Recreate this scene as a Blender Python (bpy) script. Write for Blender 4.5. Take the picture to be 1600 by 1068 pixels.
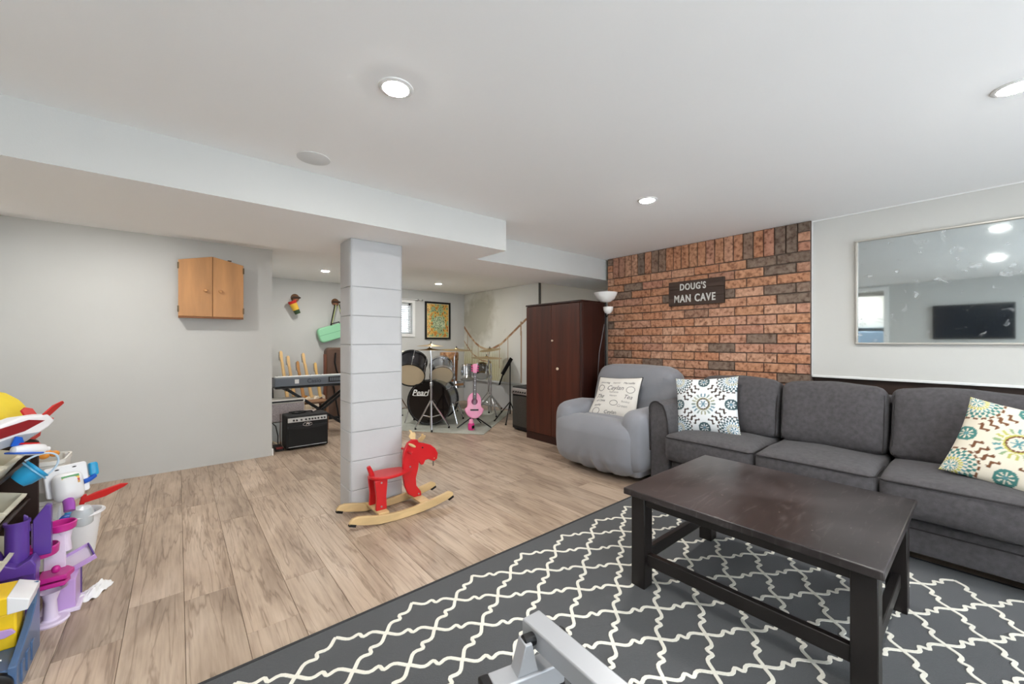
import bpy, math, random
from mathutils import Vector, Matrix, Euler, noise as mnoise
random.seed(7)
S = bpy.context.scene; COL = S.collection
R = math.radians; PI = math.pi
for _o in list(bpy.data.objects): bpy.data.objects.remove(_o)

def lin(c): return tuple((x/255/12.92 if x/255 <= .04045 else ((x/255+.055)/1.055)**2.4) for x in c)

# ------------------------------------------------------------------ camera, world, exposure
cam = bpy.data.objects.new('camera', bpy.data.cameras.new('camera')); COL.objects.link(cam)
cam.data.lens = 14.0; cam.data.sensor_width = 36.0; cam.data.clip_start = .02
cam.location = (0, 0, 1.165); cam.rotation_euler = (R(90), 0, R(50.0-90.0))
S.camera = cam
w = bpy.data.worlds.new('world'); S.world = w; w.use_nodes = True
w.node_tree.nodes['Background'].inputs[0].default_value = (.86, .93, 1, 1)
w.node_tree.nodes['Background'].inputs[1].default_value = 2.1
S.view_settings.view_transform = 'Standard'; S.view_settings.look = 'None'
S.view_settings.gamma = 1; S.view_settings.use_curve_mapping = False
S.view_settings.exposure = 1.33
LAMP = 265.0          # radiance of the recessed lamps
ZC, ZB = 2.108, 1.876

# ------------------------------------------------------------------ materials
MATS = {}
def mat(name, c, rough=.5, metal=0, var=0, vs=6, bump=0, bs=60, spec=.5, coat=0, trans=0, emis=0, alpha=1, ior=1.45, stretch=(1,1,1), sheen=0, rnd=0, c2=None, detail=4):
    m = bpy.data.materials.new(name); m.use_nodes = True; nt = m.node_tree; N = nt.nodes; L = nt.links
    b = N['Principled BSDF']; col = (*lin(c), 1)
    I = b.inputs
    I['Base Color'].default_value = col; I['Roughness'].default_value = rough; I['Metallic'].default_value = metal
    I['Specular IOR Level'].default_value = spec; I['Coat Weight'].default_value = coat; I['IOR'].default_value = ior
    I['Transmission Weight'].default_value = trans; I['Alpha'].default_value = alpha; I['Sheen Weight'].default_value = sheen
    if emis: I['Emission Color'].default_value = col; I['Emission Strength'].default_value = emis
    if var or bump or rnd or c2:
        tc = N.new('ShaderNodeTexCoord'); mp = N.new('ShaderNodeMapping'); mp.inputs['Scale'].default_value = stretch
        L.new(tc.outputs['Object'], mp.inputs[0]); vec = mp.outputs[0]
        oi = N.new('ShaderNodeObjectInfo')
        if rnd:
            mu = N.new('ShaderNodeMath'); mu.operation = 'MULTIPLY'; mu.inputs[1].default_value = 37.0
            L.new(oi.outputs['Random'], mu.inputs[0])
            ad = N.new('ShaderNodeVectorMath'); L.new(vec, ad.inputs[0]); L.new(mu.outputs[0], ad.inputs[1]); vec = ad.outputs[0]
        if var or c2:
            n = N.new('ShaderNodeTexNoise'); n.inputs['Scale'].default_value = vs; n.inputs['Detail'].default_value = detail
            L.new(vec, n.inputs['Vector'])
            rmp = N.new('ShaderNodeValToRGB'); rmp.color_ramp.elements[0].position = .3; rmp.color_ramp.elements[1].position = .7
            lo = tuple(x*(1-var) for x in col[:3]) if c2 is None else lin(c2); hi = tuple(min(1, x*(1+var)) for x in col[:3]) if c2 is None else col[:3]
            rmp.color_ramp.elements[0].color = (*lo, 1); rmp.color_ramp.elements[1].color = (*hi, 1)
            L.new(n.outputs['Fac'], rmp.inputs[0]); out = rmp.outputs[0]
            if rnd:
                mr = N.new('ShaderNodeMapRange'); mr.inputs['To Min'].default_value = 1-rnd; mr.inputs['To Max'].default_value = 1+rnd
                L.new(oi.outputs['Random'], mr.inputs['Value'])
                mm = N.new('ShaderNodeVectorMath'); mm.operation = 'SCALE'
                L.new(out, mm.inputs[0]); L.new(mr.outputs[0], mm.inputs['Scale']); out = mm.outputs[0]
            L.new(out, I['Base Color'])
        if bump:
            n2 = N.new('ShaderNodeTexNoise'); n2.inputs['Scale'].default_value = bs; n2.inputs['Detail'].default_value = 3
            L.new(vec, n2.inputs['Vector'])
            bp = N.new('ShaderNodeBump'); bp.inputs['Strength'].default_value = bump; bp.inputs['Distance'].default_value = .004
            L.new(n2.outputs['Fac'], bp.inputs['Height']); L.new(bp.outputs[0], I['Normal'])
    MATS[name] = m
    return m

def vmat(name, rough=.8, bump=0):
    m = mat(name, (200,200,200), rough, bump=bump, bs=220); N = m.node_tree.nodes
    a = N.new('ShaderNodeAttribute'); a.attribute_name = 'Col'
    m.node_tree.links.new(a.outputs['Color'], N['Principled BSDF'].inputs['Base Color']); return m

WALL = mat('wall_paint', (200,200,197), .7, var=.02, vs=2, bump=.05, bs=180)
WALLW = mat('wall_paint_light', (206,205,200), .7, var=.02, vs=2, bump=.05, bs=180)
CEIL = mat('ceiling_paint', (250,250,250), .85, var=.015, vs=1.5)
WHITE = mat('white_trim', (236,236,234), .45)
BLOCK = mat('painted_block', (190,190,191), .55, var=.03, vs=5, bump=.12, bs=45)
GROUT = mat('painted_mortar', (172,172,174), .7)
MORTAR = mat('brick_mortar', (104,90,82), .95, var=.25, vs=30)
DARKPANEL = mat('dark_panel', (48,32,24), .6, var=.3, vs=9)
BLACK = mat('black_plastic', (16,16,18), .4)
BLACKM = mat('black_metal', (18,18,20), .35, metal=.3)
RUBBER = mat('rubber', (14,14,15), .8)
CHROME = mat('chrome', (215,216,220), .16, metal=1)
STEEL = mat('brushed_steel', (176,176,178), .35, metal=.9)

# laminate planks: grain along local Y
def plank_mat():
    m = mat('laminate_oak', (168,141,116), .42); nt = m.node_tree; N = nt.nodes; L = nt.links; b = N['Principled BSDF']
    tc = N.new('ShaderNodeTexCoord'); oi = N.new('ShaderNodeObjectInfo')
    mu = N.new('ShaderNodeMath'); mu.operation = 'MULTIPLY'; mu.inputs[1].default_value = 53.0; L.new(oi.outputs['Random'], mu.inputs[0])
    ad = N.new('ShaderNodeVectorMath'); L.new(tc.outputs['Object'], ad.inputs[0]); L.new(mu.outputs[0], ad.inputs[1])
    def nz(scale, st, det=5, dist=0):
        mp = N.new('ShaderNodeMapping'); mp.inputs['Scale'].default_value = st; L.new(ad.outputs[0], mp.inputs[0])
        n = N.new('ShaderNodeTexNoise'); n.inputs['Scale'].default_value = scale; n.inputs['Detail'].default_value = det; n.inputs['Distortion'].default_value = dist
        L.new(mp.outputs[0], n.inputs['Vector']); return n.outputs['Fac']
    def ramp(f, stops):
        r = N.new('ShaderNodeValToRGB'); e = r.color_ramp.elements
        while len(e) < len(stops): e.new(.5)
        for i, (p, c) in enumerate(stops): e[i].position = p; e[i].color = (*lin(c), 1)
        L.new(f, r.inputs[0]); return r.outputs[0]
    base = ramp(nz(2.2, (3, .8, 1), 4, .6), [(.3, (160,139,121)), (.52, (187,166,146)), (.75, (206,186,167))])
    grain = ramp(nz(9, (11, .55, 1), 6, .3), [(.3, (200,195,190)), (.55, (240,239,238)), (.8, (254,254,254))])
    crack = ramp(nz(2.6, (7.5, .5, 1), 4, .35), [(.47, (255,255,255)), (.5, (150,134,122)), (.53, (255,255,255))])
    def mul(a, c, f):
        x = N.new('ShaderNodeMix'); x.data_type = 'RGBA'; x.blend_type = 'MULTIPLY'; x.inputs['Factor'].default_value = f
        L.new(a, x.inputs['A']); L.new(c, x.inputs['B']); return x.outputs['Result']
    c = mul(mul(base, grain, .6), crack, .5)
    mr = N.new('ShaderNodeMapRange'); mr.inputs['To Min'].default_value = .88; mr.inputs['To Max'].default_value = 1.12
    L.new(oi.outputs['Random'], mr.inputs['Value']); sc = N.new('ShaderNodeVectorMath'); sc.operation = 'SCALE'
    L.new(c, sc.inputs[0]); L.new(mr.outputs[0], sc.inputs['Scale']); L.new(sc.outputs[0], b.inputs['Base Color'])
    return m
PLANK = plank_mat()
def brick_mat():
    m = mat('clay_brick', (186,122,84), .85, bump=.5, bs=90); nt = m.node_tree; N = nt.nodes; L = nt.links; b = N['Principled BSDF']
    tc = N.new('ShaderNodeTexCoord'); oi = N.new('ShaderNodeObjectInfo')
    r = N.new('ShaderNodeValToRGB'); r.color_ramp.interpolation = 'LINEAR'; e = r.color_ramp.elements
    st = [(0,(206,158,126)),(.3,(200,146,114)),(.5,(214,172,146)),(.66,(196,146,124)),(.80,(186,146,124)),(.84,(148,130,116)),(.92,(128,116,106)),(1,(156,132,116))]
    while len(e) < len(st): e.new(.5)
    for i,(p,c) in enumerate(st): e[i].position = p; e[i].color = (*lin(c),1)
    L.new(oi.outputs['Random'], r.inputs[0])
    mu = N.new('ShaderNodeMath'); mu.operation = 'MULTIPLY'; mu.inputs[1].default_value = 71.0; L.new(oi.outputs['Random'], mu.inputs[0])
    ad = N.new('ShaderNodeVectorMath'); L.new(tc.outputs['Object'], ad.inputs[0]); L.new(mu.outputs[0], ad.inputs[1])
    n = N.new('ShaderNodeTexNoise'); n.inputs['Scale'].default_value = 34; n.inputs['Detail'].default_value = 7; n.inputs['Distortion'].default_value = .25
    L.new(ad.outputs[0], n.inputs['Vector'])
    r2 = N.new('ShaderNodeValToRGB'); e = r2.color_ramp.elements; e.new(.5)
    for i,(p,c) in enumerate([(.3,(150,130,118)),(.48,(226,216,208)),(.68,(255,252,248))]): e[i].position = p; e[i].color = (*lin(c),1)
    L.new(n.outputs['Fac'], r2.inputs[0])
    x = N.new('ShaderNodeMix'); x.data_type = 'RGBA'; x.blend_type = 'MULTIPLY'; x.inputs['Factor'].default_value = 1
    L.new(r.outputs[0], x.inputs['A']); L.new(r2.outputs[0], x.inputs['B']); L.new(x.outputs['Result'], b.inputs['Base Color'])
    return m
BRICK = brick_mat()

# ------------------------------------------------------------------ mesh builder
class MB:
    def __init__(s, o=(0,0,0)): s.v = []; s.f = []; s.o = Vector(o); s.c = None
    def add(s, vs, fs):
        k = len(s.v); s.v += [Vector(p) for p in vs]; s.f += [tuple(i+k for i in f) for f in fs]; return s
    def box(s, x0,x1,y0,y1,z0,z1):
        return s.add([(x0,y0,z0),(x1,y0,z0),(x1,y1,z0),(x0,y1,z0),(x0,y0,z1),(x1,y0,z1),(x1,y1,z1),(x0,y1,z1)],
            [(0,3,2,1),(4,5,6,7),(0,1,5,4),(1,2,6,5),(2,3,7,6),(3,0,4,7)])
    def obox(s, c, h, rot=None):
        t = MB().box(-h[0],h[0],-h[1],h[1],-h[2],h[2]); M = Euler(rot).to_matrix() if rot else Matrix.Identity(3)
        return s.add([M@p + Vector(c) for p in t.v], t.f)
    def bar(s, p0, p1, wd, ht, up=(0,0,1)):
        p0, p1 = Vector(p0), Vector(p1); d = (p1-p0).normalized(); u = Vector(up)
        sd = d.cross(u).normalized(); uu = sd.cross(d)
        vs = [p + sd*a*wd/2 + uu*b*ht/2 for p in (p0,p1) for a,b in ((-1,-1),(1,-1),(1,1),(-1,1))]
        return s.add(vs, [(0,1,2,3),(7,6,5,4),(0,4,5,1),(1,5,6,2),(2,6,7,3),(3,7,4,0)])
    def cyl(s, p0, p1, r0, r1=None, n=16):
        r1 = r0 if r1 is None else r1; p0, p1 = Vector(p0), Vector(p1); d = (p1-p0).normalized()
        a = d.orthogonal().normalized(); b = d.cross(a)
        vs = [p + (a*math.cos(2*PI*i/n) + b*math.sin(2*PI*i/n))*r for p, r in ((p0,r0),(p1,r1)) for i in range(n)]
        fs = [(i,(i+1)%n,n+(i+1)%n,n+i) for i in range(n)] + [tuple(range(n-1,-1,-1)), tuple(range(n,2*n))]
        return s.add(vs, fs)
    def tube(s, pts, r, n=8, closed=False):
        P = [Vector(p) for p in pts]; m = len(P); rr = r if isinstance(r,(list,tuple)) else [r]*m
        vs = []; prev = None
        for i in range(m):
            t = (P[(i+1)%m]-P[i-1]) if closed else (P[min(i+1,m-1)]-P[max(i-1,0)])
            t.normalize(); a = t.orthogonal().normalized() if prev is None else (prev - t*prev.dot(t)).normalized()
            prev = a; b = t.cross(a)
            vs += [P[i] + (a*math.cos(2*PI*j/n)+b*math.sin(2*PI*j/n))*rr[i] for j in range(n)]
        fs = []
        for i in range(m if closed else m-1):
            k = (i+1)%m
            fs += [(i*n+j, i*n+(j+1)%n, k*n+(j+1)%n, k*n+j) for j in range(n)]
        if not closed: fs += [tuple(range(n-1,-1,-1)), tuple(range((m-1)*n, m*n))]
        return s.add(vs, fs)
    def lathe(s, prof, c=(0,0,0), axis=(0,0,1), n=24, a0=0, a1=2*PI):
        ax = Vector(axis).normalized(); a = Vector((1,0,0)) if abs(ax.z) > .99 else ax.orthogonal().normalized(); b = ax.cross(a); c = Vector(c)
        full = abs(a1-a0-2*PI) < 1e-6; m = n if full else n+1
        vs = [c + ax*z + (a*math.cos(a0+(a1-a0)*i/n)+b*math.sin(a0+(a1-a0)*i/n))*max(r,1e-5) for r, z in prof for i in range(m)]
        fs = []
        for k in range(len(prof)-1):
            for i in range(n):
                j = (i+1)%m if full else i+1
                fs.append((k*m+i, k*m+j, (k+1)*m+j, (k+1)*m+i))
        return s.add(vs, fs)
    def prism(s, out, fn, t0, t1):
        n = len(out); vs = [fn(a,b,t) for t in (t0,t1) for a,b in out]
        return s.add(vs, [tuple(range(n-1,-1,-1)), tuple(range(n,2*n))] + [(i,(i+1)%n,n+(i+1)%n,n+i) for i in range(n)])
    def ell(s, c, r, n=16, m=10, rot=None):
        M = Euler(rot).to_matrix() if rot else Matrix.Identity(3); vs = []
        for k in range(m+1):
            t = PI*k/m
            for i in range(n):
                p = 2*PI*i/n; vs.append(M@Vector((r[0]*math.sin(t)*math.cos(p), r[1]*math.sin(t)*math.sin(p), r[2]*math.cos(t))) + Vector(c))
        return s.add(vs, [(k*n+i,(k+1)*n+i,(k+1)*n+(i+1)%n,k*n+(i+1)%n) for k in range(m) for i in range(n)])
    def soft(s, c, h, r, n=8, bulge=(0,0,0), rot=None, fn=None, nz=0, ns=6):
        h = Vector(h); c = Vector(c); M = Euler(rot).to_matrix() if rot else Matrix.Identity(3)
        def ax(H):
            L = [-H, -H+r*.12, -H+r*.4, -H+r]; K = [(-H+r)+(2*H-2*r)*i/n for i in range(1,n)]
            return L + K + [H-r, H-r*.4, H-r*.12, H]
        A = [ax(h[i]) for i in range(3)]; N = len(A[0]); idx = {}; vs = []; fs = []
        def V(i,j,k):
            if (i,j,k) not in idx:
                p = Vector((A[0][i],A[1][j],A[2][k])); q = Vector([max(-h[t]+r, min(h[t]-r, p[t])) for t in range(3)])
                d = p-q; p = q + (d.normalized()*r if d.length > 1e-9 else d)
                u = [p[t]/h[t] for t in range(3)]
                for t in range(3):
                    if bulge[t]: o = [x for x in range(3) if x != t]; p[t] += bulge[t]*u[t]*(1-u[o[0]]**2)*(1-u[o[1]]**2)
                if fn: p = Vector(fn(p, u))
                p = M@p
                if nz: p = p + Vector(mnoise.noise_vector((p+c)*ns))*nz
                idx[(i,j,k)] = len(vs); vs.append(p+c)
            return idx[(i,j,k)]
        E = N-1
        for i in range(E):
            for j in range(E):
                fs += [(V(i,j,0),V(i,j+1,0),V(i+1,j+1,0),V(i+1,j,0)), (V(i,j,E),V(i+1,j,E),V(i+1,j+1,E),V(i,j+1,E)),
                       (V(i,0,j),V(i+1,0,j),V(i+1,0,j+1),V(i,0,j+1)), (V(i,E,j),V(i,E,j+1),V(i+1,E,j+1),V(i+1,E,j)),
                       (V(0,i,j),V(0,i,j+1),V(0,i+1,j+1),V(0,i+1,j)), (V(E,i,j),V(E,i+1,j),V(E,i+1,j+1),V(E,i,j+1))]
        return s.add(vs, fs)
    def xf(s, M): s.v = [M@p for p in s.v]; return s
    def mesh(s, name):
        me = bpy.data.meshes.new(name); me.from_pydata([tuple(p-s.o) for p in s.v], [], s.f)
        if s.c:
            a = me.color_attributes.new('Col', 'FLOAT_COLOR', 'POINT')
            for i, c in enumerate(s.c): a.data[i].color = (*lin(c), 1)
        return me
    def build(s, name, m, parent=None, bev=0, smooth=35, seg=2, sub=0):
        me = s.mesh(name); me.materials.append(m); me.validate()
        if smooth: me.shade_smooth(); me.set_sharp_from_angle(angle=R(smooth))
        ob = bpy.data.objects.new(name, me); COL.objects.link(ob)
        if parent is not None: ob.parent = parent
        else: ob.location = s.o
        if bev: b = ob.modifiers.new('bevel','BEVEL'); b.width = bev; b.segments = seg; b.limit_method = 'ANGLE'; b.angle_limit = R(40)
        if sub: b = ob.modifiers.new('sub','SUBSURF'); b.levels = sub; b.render_levels = sub
        return ob

def tag(o, label, cat, group=None):
    o['label'] = label; o['category'] = cat
    if group: o['group'] = group
    return o
def T(name, label, cat, loc=(0,0,0), rz=0, group=None):
    e = bpy.data.objects.new(name, None); COL.objects.link(e); e.location = loc; e.rotation_euler = (0,0,rz); e.empty_display_size = .1
    return tag(e, label, cat, group)
def struct(o): o['kind'] = 'structure'; return o
def lab(o, l): o['label'] = l; return o
def text_mb(txt, size, ext=.002, o=(0,0,0), fn=None, bevel=0, align='CENTER', space=1.0, shear=0):
    cu = bpy.data.curves.new('t','FONT'); cu.body = txt; cu.size = size; cu.extrude = ext; cu.align_x = align; cu.align_y = 'CENTER'
    cu.space_character = space; cu.offset = bevel; cu.shear = shear; cu.resolution_u = 4
    ob = bpy.data.objects.new('t', cu); COL.objects.link(ob)
    me = bpy.data.meshes.new_from_object(ob); bpy.data.objects.remove(ob); bpy.data.curves.remove(cu)
    b = MB(o); b.add([fn(*v.co) if fn else v.co for v in me.vertices], [tuple(p.vertices) for p in me.polygons]); bpy.data.meshes.remove(me)
    return b

#SETTING
# ------------------------------------------------------------------ room shell
fl = struct(MB((1,2.5,0)).box(-2.7,4.6,-1.85,6.85,-.12,-.008).build('floor', DARKPANEL, smooth=0))
PW, PL = .1885, 1.30
pm = {}
def plank_mesh(wd, ln):
    k = (round(wd,3), round(ln,3))
    if k not in pm:
        a, b, c = wd/2-.0006, ln/2-.0006, .0012
        vs = [(x,y,-.008) for x,y in ((-a,-b),(a,-b),(a,b),(-a,b))] + [(x,y,-c) for x,y in ((-a,-b),(a,-b),(a,b),(-a,b))] + [(x,y,0) for x,y in ((-a+c,-b+c),(a-c,-b+c),(a-c,b-c),(-a+c,b-c))]
        fs = [(8,9,10,11)] + [(i,(i+1)%4,4+(i+1)%4,4+i) for i in range(4)] + [(4+i,4+(i+1)%4,8+(i+1)%4,8+i) for i in range(4)]
        t = MB(); t.add(vs, fs); me = t.mesh('plank'); me.materials.append(PLANK); pm[k] = me
    return pm[k]
rows = random.Random(3)
for i in range(-8, 24):
    x0 = .022 + i*PW; x1 = x0+PW
    if x0 > 4.38: break
    y = -1.7 - rows.random()*PL
    if i == 0: y = 3.62-PL*5
    while y < 6.69:
        a, b = max(y, -1.7), min(y+PL, 6.69); y += PL
        if b-a < .05: continue
        if x1 < .62 and a > 4.75: continue
        if x0 > 3.77 and b < 2.7: continue
        wd = min(x1, 4.38)-x0
        o = bpy.data.objects.new('plank', plank_mesh(wd, b-a)); COL.objects.link(o); o.parent = fl
        o.location = Vector((x0+wd/2, (a+b)/2, 0)) - Vector((1,2.5,0))

struct(MB((1,2.5,ZC)).box(-2.7,4.6,-1.85,6.85,ZC,ZC+.1).build('ceiling', CEIL, smooth=0))
b = MB((1.4,3,ZB)).box(-1.2,1.962,2.41,3.445,ZB,ZC).box(1.962,4.38,2.82,3.45,ZB,ZC)
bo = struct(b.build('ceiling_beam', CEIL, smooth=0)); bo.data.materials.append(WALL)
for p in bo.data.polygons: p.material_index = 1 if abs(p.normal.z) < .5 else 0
struct(MB((-.2,4.715,0)).box(-1.2,.74,4.715,4.85,0,ZC).box(.6,.74,4.85,6.8,0,ZC).build('wall_left', WALL, smooth=0))
# back wall with window hole
wx0, wx1, wz0, wz1 = 2.50, 3.25, 1.31, 1.87
struct(MB((2.5,6.69,0)).box(.74,wx0,6.69,6.83,0,ZC).box(wx1,4.5,6.69,6.83,0,ZC).box(wx0,wx1,6.69,6.83,0,wz0).box(wx0,wx1,6.69,6.83,wz1,ZC).build('wall_back', WALL, smooth=0))
win = bpy.data.objects.new('window_1', None); COL.objects.link(win); win.location = (2.87,6.68,wz0); struct(win)
o = (2.87,6.68,wz0)
MB(o).box(wx0-.05,wx1+.05,6.665,6.69,wz1,wz1+.05).box(wx0-.05,wx1+.05,6.665,6.69,wz0-.05,wz0).box(wx0-.05,wx0,6.665,6.69,wz0,wz1).box(wx1,wx1+.05,6.665,6.69,wz0,wz1).build('window_casing', WHITE, win, bev=.004)
MB(o).box(wx0,wx1,6.75,6.79,wz1-.04,wz1).box(wx0,wx1,6.75,6.79,wz0,wz0+.04).box(wx0,wx0+.04,6.75,6.79,wz0,wz1).box(wx1-.04,wx1,6.75,6.79,wz0,wz1).box(2.85,2.89,6.75,6.79,wz0,wz1).build('window_sash', WHITE, win, bev=.003)
MB(o).box(wx0+.03,wx1-.03,6.768,6.774,wz0+.03,wz1-.03).build('pane', mat('window_glass',(235,240,240),.02,trans=1), win, smooth=0)
BL = mat('blind_slat',(214,216,218),.5)
for i in range(14):
    z = wz0+.03+i*.037
    MB(o).obox((2.875,6.725,z),(.365,.016,.0012),(R(35),0,0)).build('slat', BL, win, smooth=0)
t = T('curtain_rod','white thin rod above the basement window','curtain rod',(2.9,6.64,1.93))
MB((2.9,6.64,1.93)).cyl((2.4,6.64,1.93),(3.42,6.64,1.93),.008).build('rod', WHITE, t)
MB((2.9,6.64,1.93)).ell((3.43,6.64,1.93),(.018,.018,.018)).build('finial', STEEL, t)
MB((2.9,6.64,1.93)).box(3.34,3.36,6.63,6.69,1.915,1.945).build('bracket', STEEL, t)
# mural wall, sofa wall
struct(MB((4.4,4.5,0)).box(4.38,4.55,2.784,6.83,0,ZC).build('wall_mural_side', WALLW, smooth=0))
struct(MB((4,2,0)).box(3.86,4.55,.86,2.78,0,ZC).build('wall_return', WALLW, smooth=0))
wb = struct(MB((3.8,1.8,0)).box(3.772,3.86,.878,2.784,0,ZC).build('wall_brick', MORTAR, smooth=0))
bm_ = {}
def brick(yc, zc_, ly, lz):
    k = (round(ly,3), round(lz,3))
    if k not in bm_:
        a, c, d, e = ly/2-.0045, lz/2-.0045, .014, .0035
        q = [(-a,-c),(a,-c),(a,c),(-a,c)]; q2 = [(-a+e,-c+e),(a-e,-c+e),(a-e,c-e),(-a+e,c-e)]
        t = MB(); t.add([(.006,y,z) for y,z in q]+[(-d+e,y,z) for y,z in q]+[(-d,y,z) for y,z in q2],
            [(11,10,9,8)]+[(i,4+i,4+(i+1)%4,(i+1)%4) for i in range(4)]+[(4+i,8+i,8+(i+1)%4,4+(i+1)%4) for i in range(4)])
        me = t.mesh('brick'); me.materials.append(BRICK); bm_[k] = me
    o = bpy.data.objects.new('brick', bm_[k]); COL.objects.link(o); o.parent = wb
    o.location = Vector((3.772+random.uniform(-.002,.002), yc, zc_)) - Vector((3.8,1.8,0)); o.rotation_euler = (random.uniform(-.004,.004), 0, random.uniform(-.006,.006))
RH = .0805
for k in range(23):
    z = 1.876-RH*(k+.5)
    if z-RH/2 < -.02: break
    ed = [.878+.2275*i for i in range(9)]+[2.784] if k%2 == 0 else [.878]+[.973+.2275*i for i in range(8)]+[2.784]
    for y0, y1 in zip(ed, ed[1:]): brick((y0+y1)/2, z, y1-y0, RH)
sw = (2.711-.964)/22
for i in range(22): brick(.964+sw*(i+.5), 1.992, sw, .232)
for y0, y1 in ((.878,.964),(2.711,2.784)):
    for j in range(3): brick((y0+y1)/2, 1.876+.0773*(j+.5), y1-y0, .0773)
struct(MB((3.85,-.4,.9)).box(3.80,3.92,-1.8,.876,.905,ZC).build('wall_right', WALLW, smooth=0))
struct(MB((3.85,-.4,0)).box(3.825,3.92,-1.8,.876,0,.905).build('wall_right_lower', DARKPANEL, smooth=0))
struct(MB((3.8,-.4,.89)).box(3.788,3.83,-1.7,.876,.893,.91).build('trim_1', WHITE, bev=.003))
struct(MB((3.795,.875,1.5)).box(3.79,3.801,.872,.884,.9,ZC).build('trim_2', WHITE))
struct(MB((3.795,-.4,ZC)).box(3.793,3.801,-1.7,.876,ZC-.008,ZC-.0002).build('trim_3', WHITE))
struct(MB((.74,4.71,0)).box(.738,.752,4.706,4.74,.0,.07).build('trim_7', WHITE, bev=.003))
# walls behind the camera
struct(MB((-1.5,0,0)).box(-1.56,-1.43,-1.8,1.1,0,ZC).box(-1.56,-1.43,1.1,2.1,2.02,ZC).build('wall_opposite', WALL, smooth=0))
struct(MB((-1.1,3.5,0)).box(-1.56,-1.06,2.1,4.85,0,ZC).build('wall_side', WALL, smooth=0))
fx0, fx1, fz0, fz1 = -.9, 3.3, .25, 2.0  # unseen wide window, added so daylight brightens the room and ceiling
struct(MB((1,-1.75,0)).box(-1.56,fx0,-1.83,-1.7,0,ZC).box(fx1,3.92,-1.83,-1.7,0,ZC).box(fx0,fx1,-1.83,-1.7,0,fz0).box(fx0,fx1,-1.83,-1.7,fz1,ZC).build('wall_front', WALL, smooth=0))
win = bpy.data.objects.new('added_window', None); COL.objects.link(win); win.location = (1.2,-1.76,fz0); struct(win)
f_ = MB((1.2,-1.76,fz0)).box(fx0,fx1,-1.8,-1.74,fz0,fz0+.05).box(fx0,fx1,-1.8,-1.74,fz1-.05,fz1)
for i in range(4): x = fx0+(fx1-fx0-.05)*i/3; f_.box(x,x+.05,-1.8,-1.74,fz0+.05,fz1-.05)
f_.build('added_window_frame', WHITE, win)
for i in range(3):
    x = fx0+(fx1-fx0-.05)*i/3
    MB((1.2,-1.76,fz0)).box(x+.05,x+(fx1-fx0-.05)/3,-1.773,-1.767,fz0+.05,fz1-.05).build('pane', mat('clear_glass_%d' % i,(250,252,252),.0,trans=1,ior=1.02), win, smooth=0)
pl = bpy.data.lights.new('daylight_portal','AREA'); pl.shape = 'RECTANGLE'; pl.size = fx1-fx0; pl.size_y = fz1-fz0; pl.cycles.is_portal = True
po = bpy.data.objects.new('daylight_portal', pl); COL.objects.link(po); po.location = ((fx0+fx1)/2,-1.82,(fz0+fz1)/2); po.rotation_euler = (R(90),0,0)
struct(MB((-2.5,1.6,0)).box(-2.72,-2.58,.9,2.3,0,ZC).box(-2.58,-1.56,.95,1.05,0,ZC).box(-2.58,-1.56,2.12,2.25,0,ZC).build('wall_hall', WALLW, smooth=0))
struct(MB((-1.43,1.6,0)).box(-1.435,-1.41,1.04,1.1,0,2.08).box(-1.435,-1.41,1.1,2.1,2.02,2.08).build('trim_4', WHITE, bev=.003))

# ------------------------------------------------------------------ column of painted blocks
col = struct(MB((1.09,2.9,0)).box(.904,1.273,2.789,3.014,0,ZB).build('column', GROUT, smooth=0))
def roundrect(x0,x1,y0,y1,r,n=5):
    out = []
    for cx,cy,a in ((x1-r,y1-r,0),(x0+r,y1-r,90),(x0+r,y0+r,180),(x1-r,y0+r,270)):
        out += [(cx+r*math.cos(R(a+90*i/n)), cy+r*math.sin(R(a+90*i/n))) for i in range(n+1)]
    return out
zs = [0]+[.146+.2*i for i in range(8)]+[ZB]
for z0, z1 in zip(zs, zs[1:]):
    t = MB((1.09,2.9,0)); e = .003; oa = roundrect(.898,1.279,2.783,3.02,.028); ob_ = roundrect(.898+e,1.279-e,2.783+e,3.02-e,.026); n = len(oa)
    lv = [(ob_,z0+.002),(oa,z0+.002+e),(oa,z1-.002-e),(ob_,z1-.002)]
    vs = [(x,y,z) for L_,z in lv for x,y in L_]
    fs = [(k*n+i,k*n+(i+1)%n,(k+1)*n+(i+1)%n,(k+1)*n+i) for k in range(3) for i in range(n)]+[tuple(range(n-1,-1,-1)),tuple(range(3*n,4*n))]
    t.add(vs, fs); t.build('block', BLOCK, col)

# ------------------------------------------------------------------ recessed lamps
LENS = mat('lamp_lens', (255,252,246), .4, emis=LAMP)
def can(x, y, label):
    t = T('recessed_light', label, 'ceiling light', (x,y,ZC), 0, 'recessed ceiling lights')
    MB().lathe([(.046,-.001),(.047,-.006),(.056,-.006),(.062,-.003),(.063,0)], n=32).build('trim_ring', WHITE, t)
    MB().lathe([(.0465,-.001),(.045,-.005),(.036,-.008),(.02,-.0095),(0,-.010)], n=32).build('lens', LENS, t)
for x, y, l in ((.62,1.41,'round recessed light in the ceiling, nearest the beam at upper middle'),
    (2.39,1.45,'round recessed light in the ceiling in front of the brick wall'),
    (2.375,-.07,'round recessed light cut by the right edge of the picture'),
    (.62,-.07,'round recessed light in the ceiling above the camera'),
    (-.4,3.8,'round recessed light hidden behind the beam near the wall cabinet'),
    (1.9,4.0,'round recessed light hidden behind the beam beyond the column'),
    (1.5,5.64,'round recessed light in the music corner, left of the column'),
    (3.23,5.70,'round recessed light in the music corner above the drums'),
    (-1.8,1.55,'unseen round recessed light added to brighten the side hall')): can(x, y, l)  # the hall lamp is added, to light what the mirror shows there
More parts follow.
